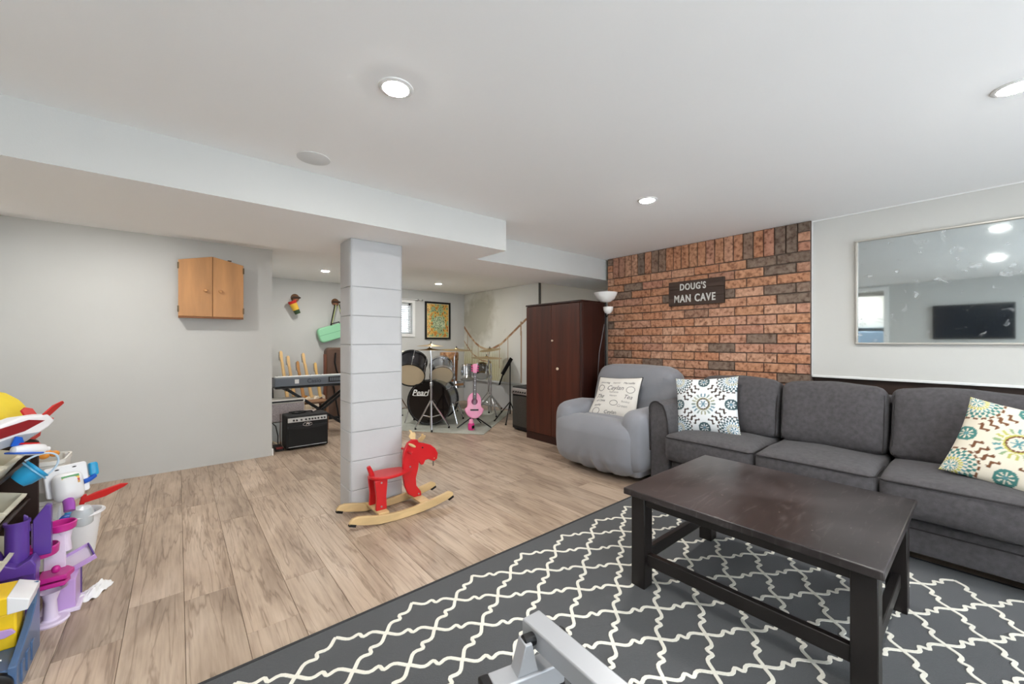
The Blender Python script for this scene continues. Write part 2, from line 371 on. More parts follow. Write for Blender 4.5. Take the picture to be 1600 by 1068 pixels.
tag(MB((.535,2.221,ZC)).lathe([(.078,0),(.078,-.003),(.07,-.006),(0,-.007)], (.535,2.221,ZC), n=40).build('ceiling_cover_plate', mat('plate_white',(216,216,215),.7)), 'flat round white cover plate on the ceiling beside the beam', 'cover plate')
#OBJECTS
# ------------------------------------------------------------------ rug
RX0, RX1, RY0, RY1, RZ = -.55, 3.03, -.78, 1.716, .008
RUG = mat('rug_pile', (70,71,73), .95, var=.10, vs=140, bump=.5, bs=420, sheen=.2)
CREAM = mat('rug_cream', (226,222,210), .95, var=.08, vs=200, bump=.4, bs=420)
o = (1.2,.5,0)
t = T('area_rug', 'charcoal area rug with cream trellis pattern under the coffee table', 'rug', o)
MB(o).box(RX0,RX1,RY0,RY1,.0005,RZ).build('rug_body', RUG, t, bev=.003)
MB(o).box(RX0,RX1,RY1-.012,RY1,RZ,RZ+.002).box(RX1-.012,RX1,RY0,RY1-.012,RZ,RZ+.002).build('bound_edge', mat('rug_binding',(52,52,54),.9), t)
tr = MB(o)
AX, AY = .161, .1025
PROF = [(0,0),(.06,.012),(.14,.042),(.22,.068),(.29,.070),(.35,.040),(.40,-.015),(.44,-.045),(.47,-.035),(.5,0),(.53,.035),(.56,.045),(.60,.015),(.65,-.040),(.71,-.070),(.78,-.068),(.86,-.042),(.94,-.012),(1,0)]
for i in range(-9, 16):
    for j in range(-23, 2):
        if (i+j) % 2: continue
        x, y = .634+AX*i, 1.535+AY*j
        for sx in (1,-1):
            x2, y2 = x+AX*sx, y+AY
            if j+1 > 1 or not (RX0+.1 < x < RX1-.13 and RX0+.1 < x2 < RX1-.13) or y < RY0+.06: continue
            L_ = math.hypot(AX, AY); n = Vector((-(y2-y), x2-x))/L_*sx
            pts = [Vector((x+(x2-x)*a, y+(y2-y)*a)) + n*b_*L_*1.0 for a, b_ in PROF]
            k = len(tr.v); hw = .0065
            for q in range(len(pts)):
                d = (pts[min(q+1,len(pts)-1)]-pts[max(q-1,0)]).normalized(); nn = Vector((-d.y,d.x))*hw
                tr.v += [Vector((*(pts[q]+nn),RZ+.0022+.0003*sx)), Vector((*(pts[q]-nn),RZ+.0022+.0003*sx)), Vector((*(pts[q]+nn*1.15),RZ-.001)), Vector((*(pts[q]-nn*1.15),RZ-.001))]
            for q in range(len(pts)-1):
                a = k+q*4; tr.f += [(a,a+1,a+5,a+4),(a+2,a,a+4,a+6),(a+1,a+3,a+7,a+5)]
tr.build('trellis_pattern', CREAM, t, smooth=0)

# ------------------------------------------------------------------ coffee table
TB = mat('black_brown_table', (30,26,25), .34, var=.3, vs=3, spec=.5)
def scuffed():
    m = mat('scuffed_table_top', (40,35,34), .30); N = m.node_tree.nodes; L = m.node_tree.links; b = N['Principled BSDF']
    tc = N.new('ShaderNodeTexCoord')
    def nz(sc, st, det, a, bb, c0, c1, dist=0):
        mp = N.new('ShaderNodeMapping'); mp.inputs['Scale'].default_value = st; mp.inputs['Rotation'].default_value = (0,0,.6); L.new(tc.outputs['Object'], mp.inputs[0])
        n = N.new('ShaderNodeTexNoise'); n.inputs['Scale'].default_value = sc; n.inputs['Detail'].default_value = det; n.inputs['Distortion'].default_value = dist; L.new(mp.outputs[0], n.inputs['Vector'])
        r = N.new('ShaderNodeValToRGB'); r.color_ramp.elements[0].position = a; r.color_ramp.elements[1].position = bb
        r.color_ramp.elements[0].color = (*lin(c0),1); r.color_ramp.elements[1].color = (*lin(c1),1); L.new(n.outputs['Fac'], r.inputs[0]); return r.outputs[0]
    b1 = nz(2.5, (1,1,1), 5, .35, .75, (36,31,31), (72,66,66), .5)
    b2 = nz(5, (1,6,1), 6, .56, .76, (0,0,0), (62,60,60), 1.5)
    b3 = nz(60, (1,1,1), 2, .74, .77, (0,0,0), (140,132,125))
    x = b1
    for c in (b2, b3):
        mx = N.new('ShaderNodeMix'); mx.data_type = 'RGBA'; mx.blend_type = 'ADD'; mx.inputs['Factor'].default_value = 1
        L.new(x, mx.inputs['A']); L.new(c, mx.inputs['B']); x = mx.outputs['Result']
    L.new(x, b.inputs['Base Color']); return m
o = (2.03,.65,RZ)
t = T('coffee_table', 'black-brown wooden coffee table with worn scuffed top on the trellis rug', 'table', o)
MB(o).box(1.615,2.465,.195,1.105,.448,.478).build('tabletop', scuffed(), t, bev=.004)
for x in (1.665,2.365):
    for y in (.215,1.025): MB(o).box(x,x+.07,y,y+.07,RZ,.448).build('leg', TB, t, bev=.004)
for x in (1.675,2.405): MB(o).box(x,x+.02,.285,1.025,.395,.448).build('apron', TB, t, bev=.002)
for y in (.225,1.065): MB(o).box(1.735,2.365,y,y+.02,.395,.448).build('apron', TB, t, bev=.002)
for x in (1.685,2.385): MB(o).box(x,x+.03,.285,1.025,.115,.172).build('stretcher', TB, t, bev=.004)
for y in (.235,1.045): MB(o).box(1.735,2.365,y,y+.03,.115,.172).build('stretcher', TB, t, bev=.004)

# ------------------------------------------------------------------ sofa
SOFA = mat('sofa_chenille', (78,75,77), .95, var=.20, vs=42, bump=.7, bs=330, sheen=.08, detail=6)
PIPE = mat('sofa_piping', (48,45,46), .95)
o = (3.3,.66,RZ)
sofa = T('sofa', 'charcoal fabric three-seat sofa with loose cushions and rolled arm below the mirror', 'sofa', o)
MB(o).soft((3.33,.675,.18),(.38,.905,.115),.03,n=8).build('base', SOFA, sofa)
MB(o).soft((2.945,.675,.155),(.02,.895,.085),.015,n=6).build('front_panel', SOFA, sofa)
MB(o).tube([(2.923,1.57,.2),(2.922,.7,.197),(2.923,-.22,.2)],.004,6).build('seam', PIPE, sofa)
for y in (1.72,-.37):
    for x in (2.99,3.62): MB(o).box(x,x+.06,y-.03,y+.03,RZ,.07).build('foot', BLACK, sofa, bev=.004)
def loop(pts, r, n=6): return MB(o).tube(pts, r, n, closed=True)
def seat(y0, y1, dz=0):
    yc, h = (y0+y1)/2, (y1-y0)/2
    c = (3.13,yc,.372+dz)
    q = MB(o).soft(c,(.315,h-.003,.098),.042,n=8,bulge=(.012,0,.022),nz=.007,ns=5).build('seat_cushion', SOFA, sofa)
    a, x0, x1, z = h-.028, 2.82, 3.40, .447+dz
    pts = [(x0,yc-a,z),(x0-.012,yc,z+.004),(x0,yc+a,z),(3.1,yc+h-.004,z+.004),(x1,yc+a,z),(x1,yc-a,z),(3.1,yc-h+.004,z+.004)]
    MB(o).tube([(x0+.02,yc+h-.006,z)]+[(x0-.004-.009*(1-abs(u)**2),yc-u*a,z+.004*(1-u*u)) for u in (-1,-.6,-.2,.2,.6,1)]+[(x0+.02,yc-h+.006,z),(3.1,yc-h+.002,z+.005)],.0045,6).build('piping', PIPE, q)
for y0, y1 in ((.962,1.575),(.375,.96),(-.23,.373)): seat(y0, y1)
def backc(y0, y1, k):
    yc, h = (y0+y1)/2, (y1-y0)/2
    def sh(p, u): p = p.copy(); p.x += .012*math.sin(3*u[1]+k); p.z -= .016*abs(u[1])**2*(u[2]>0); return p
    c = (3.385,yc,.672)
    q = MB(o).soft(c,(.095,h-.004,.215),.05,n=9,bulge=(.035,0,.012),rot=(0,R(11),0),fn=sh,nz=.010,ns=6.5).build('back_cushion', SOFA, sofa)
    M = Matrix.Translation(c) @ Euler((0,R(11),0)).to_matrix().to_4x4()
    a, z = h-.02, .2
    pts = [(-.075,a,-z),(-.085,a+.004,0),(-.078,a,z*.8),(-.07,a-.03,z),(-.072,0,z+.008),(-.07,-a+.03,z),(-.078,-a,z*.8),(-.085,-a-.004,0),(-.075,-a,-z)]
    pts = [sh(Vector(p),(p[0]/.095,p[1]/h,p[2]/.215)) for p in pts]
    MB(o).tube([M@p for p in pts],.0045,6).build('piping', PIPE, q)
for k, (y0, y1) in enumerate(((.955,1.53),(.385,.95),(-.22,.38))): backc(y0, y1, k)
MB(o).soft((3.59,.675,.5),(.12,.91,.315),.05,n=8,rot=(0,R(4),0)).build('back_frame', SOFA, sofa)
def arm(yc, s):
    out = []; hw = .072
    prof = [(hw,.03),(hw,.30),(hw+.006,.60)] + [(.022+.058*math.cos(R(a)), .632+.062*math.sin(R(a))) for a in range(0,120,15)] + [(-.036,.668),(-.058,.62),(-.074,.55),(-.08,.45),(-.08,.03)]
    a_ = MB(o).prism(prof, lambda y,z,x: (x,yc+s*y,z), 2.905,3.66).build('arm', SOFA, sofa, bev=.012, seg=3)
    MB(o).tube([(2.903,yc+s*y,z) for y,z in prof[1:-1]],.0055,6).build('piping', PIPE, a_)
arm(1.662,1); arm(-.317,-1)

# ------------------------------------------------------------------ recliner with stretch cover
RC = mat('recliner_cover', (132,133,139), .92, var=.05, vs=5, bump=.25, bs=380, sheen=.3)
o = (3.2,2.24,0)
rc = T('recliner', 'grey recliner armchair in a stretch cover beside the sofa', 'armchair', o)
def folds(p, u):
    p = p.copy(); lo = max(0, -u[2]-.1); 
    if u[0] < 0: p.x += .034*lo*math.sin((p.y+.06)*62/(1+.9*lo))*math.exp(-((p.y+.06)/.24)**2); p.x += .05*max(0,-u[2]-.45)
    p.y *= 1-.05*max(0,-u[2])
    return p
MB(o).soft((3.22,2.24,.24),(.36,.435,.20),.05,n=8).build('base', RC, rc)
MB(o).soft((2.90,2.255,.262),(.145,.425,.215),.10,n=22,bulge=(.035,.015,.025),fn=folds).build('footrest', RC, rc)
MB(o).soft((3.19,2.25,.40),(.27,.32,.075),.05,n=8,bulge=(0,0,.03)).build('seat_cushion', RC, rc)
def armf(p, u): p = p.copy(); p.z += .02*(1-u[0]**2) - .03*max(0,u[0]); return p
for yc in (2.61,1.868): MB(o).soft((3.13,yc,.33),(.32,.118,.255),.105,n=8,bulge=(.02,.012,.0),fn=armf,nz=.006).build('arm', RC, rc)
def backf(p, u): p = p.copy(); p.y *= 1-.07*max(0,u[2])**2; p.x += .020*math.sin(p.y*26+p.z*34)*max(0,-u[1]-.1)*(u[0] < 0); return p
MB(o).soft((3.47,2.225,.585),(.135,.465,.345),.12,n=16,bulge=(.03,0,.02),rot=(0,R(13),0),fn=backf).build('backrest', RC, rc)

# ------------------------------------------------------------------ pillows
def pillow_pt(u, v, side, W, H, Tk):
    x = W*u*(1-.075*(1-v*v)); y = H*v*(1-.075*(1-u*u)); t_ = Tk*((1-u*u)*(1-v*v)+1e-9)**.42*side
    return Vector((x, y, t_))
def pillow(o, M, W, H, Tk, colf, m, n=130, wob=.006, bend=None):
    b = MB(o); b.c = []; P = lambda u,v,s: M @ (lambda q: (bend(q,u,v) if bend else q) + Vector((0,0,wob*mnoise.noise(Vector((u*2.3,v*2.3,s*3.1))))))(pillow_pt(u,v,s,W,H,Tk))
    for s in (1,-1):
        k = len(b.v)
        for j in range(n+1):
            for i in range(n+1):
                u, v = math.sin(PI/2*(2*i/n-1)), math.sin(PI/2*(2*j/n-1)); b.v.append(P(u,v,s)); b.c.append(colf(u,v,s))
        for j in range(n):
            for i in range(n):
                a = k+j*(n+1)+i; q = (a,a+1,a+n+2,a+n+1); b.f.append(q if s > 0 else q[::-1])
    return b, P
def mixc(a, b, f): return tuple(a[i]*(1-f)+b[i]*f for i in range(3))
def suzani(base, blue, dark, gold, brown):
    def f(u, v, s):
        c = base; r = math.hypot(u,v); th = math.atan2(v,u)
        if r < .13: c = blue if math.cos(6*th)*.05 > r-.09 else base
        elif r < .17: c = base
        elif r < .2: c = brown
        elif r < .24: c = gold
        elif .26 < r < .40: 
            if math.cos(18*th) > .1+2.5*(r-.33): c = mixc(blue, gold, .5+.5*math.sin(3*th))
        for cx, cy in ((.86,0),(-.86,0),(0,.84),(0,-.84)):
            d = math.hypot(u-cx,v-cy); a = math.atan2(v-cy,u-cx)
            if d < .19:
                c = dark
                if d < .13 and math.cos(8*a) > .25: c = base
                if d < .04: c = blue
        for cx, cy in ((.86,.86),(-.86,.86),(.86,-.86),(-.86,-.86)):
            d = math.hypot(u-cx,v-cy); a = math.atan2(v-cy,u-cx)
            if d < .48:
                k = math.cos(20*a+8*d); ring = int(d*14)
                if d < .10: c = blue if math.cos(6*a) > 0 else base
                elif ring % 2 == 0: c = (blue, gold, dark, brown)[(ring//2) % 4] if k > -.45 else base
                else: c = (dark, blue)[ring % 4 // 2] if k < -.15 else base
        for sx in (1,-1):
            for sy in (1,-1):
                for q in range(4):
                    tq = .18+.2*q; px, py = sx*(.12+.62*tq), sy*(.74-.66*tq)
                    du, dv = u-px, v-py; al = (du*sx-dv*sy)*.707; ac = (du*sx+dv*sy)*.707
                    if abs(ac) < .125:
                        yy = .032*math.cos(ac*36)-.005
                        if abs(al-yy-.02) < .036: c = brown
        return c
    return f
def frame_m(c, nrm, roll):
    n = Vector(nrm).normalized(); x = Vector((0,0,1)).cross(n).normalized(); y = n.cross(x)
    rot = Matrix((x,y,n)).transposed() @ Matrix.Rotation(roll, 3, 'Z')
    return Matrix.Translation(c) @ rot.to_4x4()
PV = vmat('printed_pillow_cotton', .9, .3)
o = (3.13,1.38,.46)
b, P = pillow(o, frame_m((3.165,1.41,.668),(-1,-.12,.30),R(6)), .235,.225,.075, suzani((226,229,230),(96,132,150),(66,88,92),(160,158,130),(66,52,46)), PV)
tag(b.build('throw_pillow', PV), 'white pillow with blue medallions and brown vines at the sofa\'s left end', 'pillow')
o = (3.06,-.11,.5)
b, P = pillow(o, frame_m((3.09,-.10,.648),(-1,.05,.55),R(-13)), .215,.215,.075, suzani((222,214,196),(94,146,152),(70,126,120),(188,184,96),(112,74,48)), PV)
tag(b.build('throw_pillow', PV), 'cream pillow with teal, yellow and brown suzani medallions at the right edge', 'pillow')
o = (3.15,2.25,.47)
t = T('throw_pillow', 'cream pillow printed with grey script lettering on the recliner', 'pillow', o)
MM = frame_m((3.165,2.245,.635),(-1,-.05,.52),R(3))
bend = lambda q,u,v: Vector((q.x*(1+.05*(-v))-.03*max(0,-v)*(u<0)*abs(u), q.y, q.z))
b, P = pillow(o, MM, .24,.215,.06, lambda u,v,s: (222,218,211) if s > 0 else (60,58,60), PV, n=40, bend=bend)
b.build('pillow_body', PV, t)
ring = MB(o); e_ = []
for k in range(96):
    a = k/96*4
    u, v = ((1,-1+2*(a%1)),(1-2*(a%1),1),(-1,1-2*(a%1)),(-1+2*(a%1),-1))[int(a)]
    e_.append(P(u,v,1))
MB(o).tube(e_, .005, 6, closed=True).build('piping', BLACK, t)
INK = mat('printed_ink',(104,102,104),.9); INK2 = mat('printed_ink_pale',(156,152,150),.9)
def on_p(x, y, z, cx, cy):
    u, v = (x+cx)/.24, (y+cy)/.215
    e = .01; p = P(u,v,1); n = (P(min(u+e,.999),v,1)-p).cross(P(u,min(v+e,.999),1)-p).normalized()
    return p + n*(.0012+z)
for txt, size, cx, cy, m_, sh in (('Ceylan',.070,.0,.088,INK,.25),('assorting',.030,-.135,.148,INK,.3),('Imperial',.026,0,.148,INK2,.3),('Marseille',.032,.135,.148,INK,.2),('Tasmania',.030,-.005,.042,INK2,.2),
    ('The',.060,-.155,-.005,INK,.4),('Vietnam',.026,0,.004,INK2,.1),('of China',.030,-.13,-.05,INK,.2),('Tea',.058,.155,.0,INK,.4),('Ceylan',.046,-.005,-.165,INK,.25),('Bombay',.026,.14,-.05,INK2,.2),('quality',.028,-.15,-.095,INK,.3),('Green',.040,.11,-.095,INK2,.3)):
    text_mb(txt, size, .0003, o, lambda x,y,z: on_p(x,y,z,cx,cy), shear=sh).build('printed_word', m_, t, smooth=0)
for cx, cy, rx, ry in ((-.165,.085,.036,.032),(.17,.075,.04,.034),(.02,-.07,.042,.026),(-.15,-.155,.036,.03)):
    q = []
    for k in range(32):
        a = 2*PI*k/32; q.append(on_p(rx*math.cos(a)*(1+.06*math.cos(12*a)), ry*math.sin(a)*(1+.06*math.cos(12*a)), 0, cx, cy))
    MB(o).tube(q, .0022, 4, closed=True).build('printed_wreath', INK, t)

# ------------------------------------------------------------------ mirror, sign, tv
o = (3.79,-.2,1.52)
t = T('wall_mirror', 'large smudged mirror with a thin silver frame above the sofa', 'mirror', o)
def mirror_mat():
    m = mat('smudged_mirror',(222,228,228),.03,metal=1); N = m.node_tree.nodes; L = m.node_tree.links; b = N['Principled BSDF']
    tc = N.new('ShaderNodeTexCoord'); n = N.new('ShaderNodeTexNoise'); n.inputs['Scale'].default_value = 13; n.inputs['Detail'].default_value = 10; n.inputs['Distortion'].default_value = .8
    L.new(tc.outputs['Object'], n.inputs['Vector'])
    r = N.new('ShaderNodeValToRGB'); r.color_ramp.elements[0].position = .6; r.color_ramp.elements[1].position = .85; r.color_ramp.elements[0].color = (.01,.01,.01,1); r.color_ramp.elements[1].color = (.7,.7,.7,1)
    L.new(n.outputs['Fac'], r.inputs[0])
    d = N.new('ShaderNodeBsdfDiffuse'); d.inputs[0].default_value = (.82,.85,.87,1)
    mx = N.new('ShaderNodeMixShader'); L.new(r.outputs[0], mx.inputs[0]); L.new(b.outputs[0], mx.inputs[1]); L.new(d.outputs[0], mx.inputs[2])
    L.new(mx.outputs[0], N['Material Output'].inputs[0]); b.inputs['Base Color'].default_value = (*lin((205,212,212)),1); return m
my0, my1, mz0, mz1 = -.95, .613, 1.148, 1.9
MB(o).box(3.784,3.798,my0+.01,my1-.01,mz0+.01,mz1-.01).build('glass', mirror_mat(), t, smooth=0)
FR = mat('mirror_frame',(198,194,186),.35,metal=.4)
for a in ((my0,my1,mz0,mz0+.013),(my0,my1,mz1-.013,mz1),(my0,my0+.013,mz0+.013,mz1-.013),(my1-.013,my1,mz0+.013,mz1-.013)):
    MB(o).box(3.772,3.799,*a).build('frame_rail', FR, t, bev=.003)
o = (3.745,1.765,1.515)
t = T('wooden_sign', 'dark stained wooden sign with white raised lettering on the brick wall', 'sign', o)
WD = mat('dark_stained_wood',(66,50,42),.7,var=.35,vs=14,stretch=(1,.12,1.6),bump=.3,bs=40,rnd=.12)
for i in range(3): MB(o).obox((3.742,1.765,1.555+.0785*i),(.012,.262,.0385)).build('board', WD, t, bev=.002)
LET = mat('sign_letters',(206,204,198),.7,var=.1,vs=60)
f_ = lambda yc, zc_: (lambda x,y,z: (3.727-z, yc-x*.72, zc_+y))
text_mb("DOUG'S",.086,.004,o,f_(1.787,1.69),bevel=.002,space=1.15).build('lettering', LET, t, smooth=0)
text_mb("MAN",.098,.004,o,f_(1.885,1.578),bevel=.002,space=1.15).build('lettering', LET, t, smooth=0)
text_mb("CAVE",.098,.004,o,f_(1.672,1.578),bevel=.002,space=1.15).build('lettering', LET, t, smooth=0)
o = (-1.41,.14,1.2)
t = T('television', 'black flat television on the opposite wall, seen in the mirror', 'television', o)
MB(o).box(-1.425,-1.37,-.26,.535,1.21,1.72).build('casing', BLACK, t, bev=.006)
MB(o).box(-1.371,-1.368,-.248,.523,1.225,1.708).build('screen', mat('dark_screen',(20,26,36),.12), t)
o = (-2.3,1.5,1.42)
t = T('hall_cupboard','white wall cupboard in the side hall, seen in the mirror','cupboard',o)
MB(o).box(-2.56,-2.2,1.06,1.9,1.42,2.0).build('carcass', WHITE, t, bev=.004)
for y0, y1 in ((1.07,1.475),(1.485,1.89)):
    d_ = MB(o).box(-2.2,-2.182,y0,y1,1.43,1.99).build('door', WHITE, t, bev=.003); MB(o).cyl((-2.182,(y1 if y0<1.2 else y0)-.03*(1 if y0<1.2 else -1),1.5),(-2.165,(y1 if y0<1.2 else y0)-.03*(1 if y0<1.2 else -1),1.5),.01).build('knob', STEEL, d_)
o = (-2.3,1.45,0)
t = T('laundry_machine','pale blue front machine under the white cupboard, seen in the mirror','washing machine',o)
MB(o).box(-2.55,-2.0,1.1,1.75,.01,1.36).build('casing', mat('pale_blue_panel',(168,196,226),.4), t, bev=.015)
MB(o).lathe([(.2,-.01),(.2,.02),(.16,.03),(.15,.015),(0,.012)],(-2.0,1.42,.6),(1,0,0),n=32).build('door', STEEL, t)
MB(o).box(-2.005,-1.99,1.12,1.73,.92,1.02).build('control_panel', BLACK, t, bev=.004)
# ------------------------------------------------------------------ wall cabinet
OAK = mat('honey_veneer',(190,138,88),.45,var=.14,vs=5,stretch=(3,3,.4),rnd=.03)
OAKE = mat('honey_edge',(136,88,52),.55,var=.15,vs=8)
BRASS = mat('aged_hinge',(110,92,70),.4,metal=.8)
o = (.243,4.715,1.385)
t = T('wall_cabinet', 'honey wood two-door wall cabinet with gabled top on the grey wall', 'cabinet', o)
cx0, cx1, cm, zb0, ze, zp = .002,.484,.246,1.385,1.896,1.952
yf, yb = 4.595, 4.713
gab = lambda a,b,d: [(a,zb0+d),(b,zb0+d),(b,ze-d),(cm,zp-d),(a,ze-d)]
MB(o).prism(gab(cx0,cx1,0), lambda x,z,y:(x,y,z), yf+.018, yb).build('carcass', OAKE, t, bev=.002)
lt = [(cx0,zb0+.012),(cm-.002,zb0+.012),(cm-.002,zp),(cx0,ze)]; rt_ = [(cm+.002,zb0+.012),(cx1,zb0+.012),(cx1,ze),(cm+.002,zp)]
for out, kx in ((lt,cm-.052),(rt_,cm+.058)):
    d_ = MB(o).prism(out, lambda x,z,y:(x,y,z), yf, yf+.017).build('door', OAK, t, bev=.002)
    MB(o).lathe([(.006,0),(.006,.01),(.013,.014),(.015,.022),(.012,.03),(0,.032)],(kx,yf,1.635),(0,-1,0),n=16).build('knob', OAK, d_)
    hx = cx0 if out is lt else cx1
    for z in (1.46,1.845): MB(o).box(hx-.006,hx+.006,yf-.003,yf+.012,z-.028,z+.028).build('hinge', BRASS, d_, bev=.002)
MB(o).box(cx0,cx1,yf-.001,yf+.018,zb0-.004,zb0+.009).build('bottom_rail', OAKE, t, bev=.002)
MB(o).box(.36,.39,4.60,4.62,1.925,1.935).build('catch', BRASS, t)

# ------------------------------------------------------------------ rocking moose
RED = mat('red_lacquer',(196,22,30),.32,coat=.3)
BIRCH = mat('birch_ply',(206,176,128),.5,var=.12,vs=6,stretch=(1,4,4))
o = (1.16,2.615,0)
t = T('rocking_moose', 'red wooden rocking moose with pale wood rockers in front of the column', 'rocking toy', o)
def rocker(yc):
    top = [(.795,.066),(.815,.086),(.849,.091),(.90,.081),(.96,.066),(1.045,.054),(1.14,.050),(1.245,.056),(1.345,.068),(1.43,.082),(1.492,.094),(1.522,.08),(1.526,.056)]
    bot = [(1.5,.046),(1.46,.036),(1.38,.019),(1.28,.006),(1.17,.001),(1.09,.001),(.98,.008),(.89,.028),(.836,.044),(.797,.054)]
    r_ = MB(o).prism(top+bot, lambda x,z,y:(x,y,z), yc-.012, yc+.012).build('rocker', BIRCH, t, bev=.003)
    for x, z in ((.815,.047),(1.507,.045)): MB(o).obox((x,yc,z),(.02,.013,.008),(0,R(20 if x < 1 else -22),0)).build('rubber_stop', RUBBER, r_)
rocker(2.487); rocker(2.742)
for x in (1.02,1.31): MB(o).box(x-.035,x+.035,2.499,2.73,.052,.066).build('cross_board', BIRCH, t, bev=.002)
for yc in (2.555,2.675):
    MB(o).prism([(.978,.262),(1.064,.262),(1.055,.15),(1.058,.066),(.986,.066),(.99,.15)], lambda x,z,y:(x,y,z), yc-.011, yc+.011).build('rear_leg', RED, t, bev=.004)
head = [(1.199,.273),(1.198,.356),(1.207,.406),(1.232,.455),(1.268,.476),(1.306,.47),(1.318,.448),(1.361,.436),(1.413,.416),(1.45,.385),(1.472,.345),(1.466,.305),(1.44,.291),(1.395,.315),(1.37,.312),(1.355,.285),(1.337,.283),(1.32,.31),(1.314,.264),(1.296,.2),(1.300,.145),(1.335,.096),(1.338,.066),(1.282,.066),(1.238,.098),(1.211,.16),(1.199,.227)]
hd = MB(o).prism(head, lambda x,z,y:(x,y,z), 2.603, 2.629).build('head_board', RED, t, bev=.005, seg=3)
MB(o).cyl((1.345,2.601,.408),(1.345,2.603,.408),.006).build('eye', BLACK, hd)
MB(o).ell((1.44,2.602,.315),(.004,.002,.004)).build('nostril', BIRCH, hd)
MB(o).tube([(1.438+.0*math.cos(a),2.616+.008*math.cos(a),.272+.016*math.sin(a)) for a in [2*PI*k/14 for k in range(14)]],.002,6,closed=True).build('nose_ring', BLACKM, hd)
seat_o = [(1.115+.155*math.cos(a)*(1 if math.cos(a) > 0 else .98), 2.615+.088*math.sin(a)*(1-.28*math.cos(a))) for a in [2*PI*k/32 for k in range(32)]]
MB(o).prism(seat_o, lambda x,y,z:(x,y,z), .262, .282).build('seat', RED, t, bev=.006, seg=3)
MB(o).tube([(.985,2.615,.275),(.975,2.615,.31),(.96,2.615,.345)],[.017,.016,.013],10).build('tail', RED, t)
for s in (-1,1):
    a_ = [(1.272,.468),(1.262,.49),(1.282,.512),(1.275,.532),(1.292,.528),(1.302,.508),(1.312,.515),(1.318,.5),(1.306,.468)]
    MB(o).prism([(x+(.04 if s<0 else 0),z-(.012 if s<0 else 0)) for x,z in a_], lambda x,z,y:(x,y+s*(z-.46)*.6,z), 2.616+s*.018-.005, 2.616+s*.018+.005).build('antler', BIRCH, t, bev=.002)
    MB(o).ell((1.262,2.616+s*.02,.438),(.032,.006,.010),rot=(0,R(30),0)).build('ear', BIRCH, t)
MB(o).cyl((1.235,2.53,.40),(1.235,2.70,.40),.009).build('handle', RED, t)
for x, y, z in ((1.02,2.543,.245),(1.02,2.543,.09),(1.25,2.602,.29),(1.315,2.602,.085)): MB(o).cyl((x,y-.003,z),(x,y,z),.006).build('screw_cap', STEEL, t)

# ------------------------------------------------------------------ wardrobe
MAH = mat('mahogany_veneer',(74,34,22),.38,var=.3,vs=4,stretch=(4,4,.3),rnd=.04)
MAHD = mat('mahogany_dark',(48,20,14),.42,var=.25,vs=5,stretch=(4,4,.4))
o = (3.46,3.18,0)
t = T('wardrobe', 'tall dark mahogany two-door wardrobe beside the grey recliner', 'wardrobe', o)
X0, X1, Y0, Y1, H = 3.26,3.66,2.745,3.615,1.612
MB(o).box(X0+.02,X1,Y0,Y1,0,H-.02).build('carcass', MAHD, t, bev=.003)
MB(o).box(X0-.006,X1,Y0-.004,Y1+.004,H-.02,H).build('top_board', MAHD, t, bev=.003)
MB(o).box(X0+.006,X0+.02,Y0,Y1,0,.085).build('plinth', MAHD, t, bev=.002)
for y0, y1, ky, kz in ((3.192,Y1-.004,3.163,1.18),(Y0+.03,3.188,3.081,.866)):
    d_ = MB(o).box(X0,X0+.019,y0,y1,.09,H-.026).build('door', MAH, t, bev=.002)
    r_ = .011 if kz > 1 else .016
    MB(o).lathe([(r_*.5,0),(r_*.5,.008),(r_,.012),(r_*.9,.02),(0,.023)],(X0,ky,kz),(-1,0,0),n=16).build('knob', mat('pale_knob_%d'%int(kz*10),(222,200,176),.4), d_ if True else t)
MB(o).box(X0+.002,X0+.019,Y0,Y0+.027,.09,H-.026).build('stile', MAHD, t, bev=.002)

# ------------------------------------------------------------------ torchiere lamp
OPAL = mat('opal_plastic',(244,243,240),.35,spec=.4)
o = (3.60,2.69,0)
t = T('floor_lamp', 'floor lamp with white bowl uplight and small reading shade beside the wardrobe', 'lamp', o)
px, py = o[:2]
MB(o).lathe([(0,.0),(.048,0),(.05,.008),(.046,.02),(.02,.03),(.012,.04)],(px,py,0),n=28).build('base', BLACKM, t)
MB(o).cyl((px,py,.03),(px,py,1.6),.0085).build('pole', BLACKM, t)
MB(o).lathe([(.02,1.598),(.055,1.606),(.095,1.638),(.118,1.675),(.128,1.706),(.124,1.706),(.112,1.677),(.09,1.644),(.05,1.612),(0,1.604)],(px,py,0),n=40).build('bowl_shade', OPAL, t)
MB(o).tube([(px,py,1.47),(px-.02,py-.03,1.44),(px-.025,py-.05,1.46)],.006).build('reading_arm', BLACKM, t)
MB(o).lathe([(.012,-.03),(.035,-.018),(.05,.01),(.055,.045),(.051,.045),(.045,.012),(.03,-.013),(0,-.022)],(px-.03,py-.055,1.5),(0,0,1),n=28).build('reading_shade', OPAL, t)
tag(MB((3.5,2.70,0)).tube([(3.575,2.69,1.36),(3.545,2.70,1.2),(3.52,2.715,1.05),(3.50,2.718,.8),(3.5,2.716,.55),(3.51,2.714,.3),(3.53,2.716,.012)],.004,6).build('lamp_cord', mat('grey_cord',(120,118,122),.6)),'thin grey lamp cord hanging between the wardrobe and brick wall','cord')

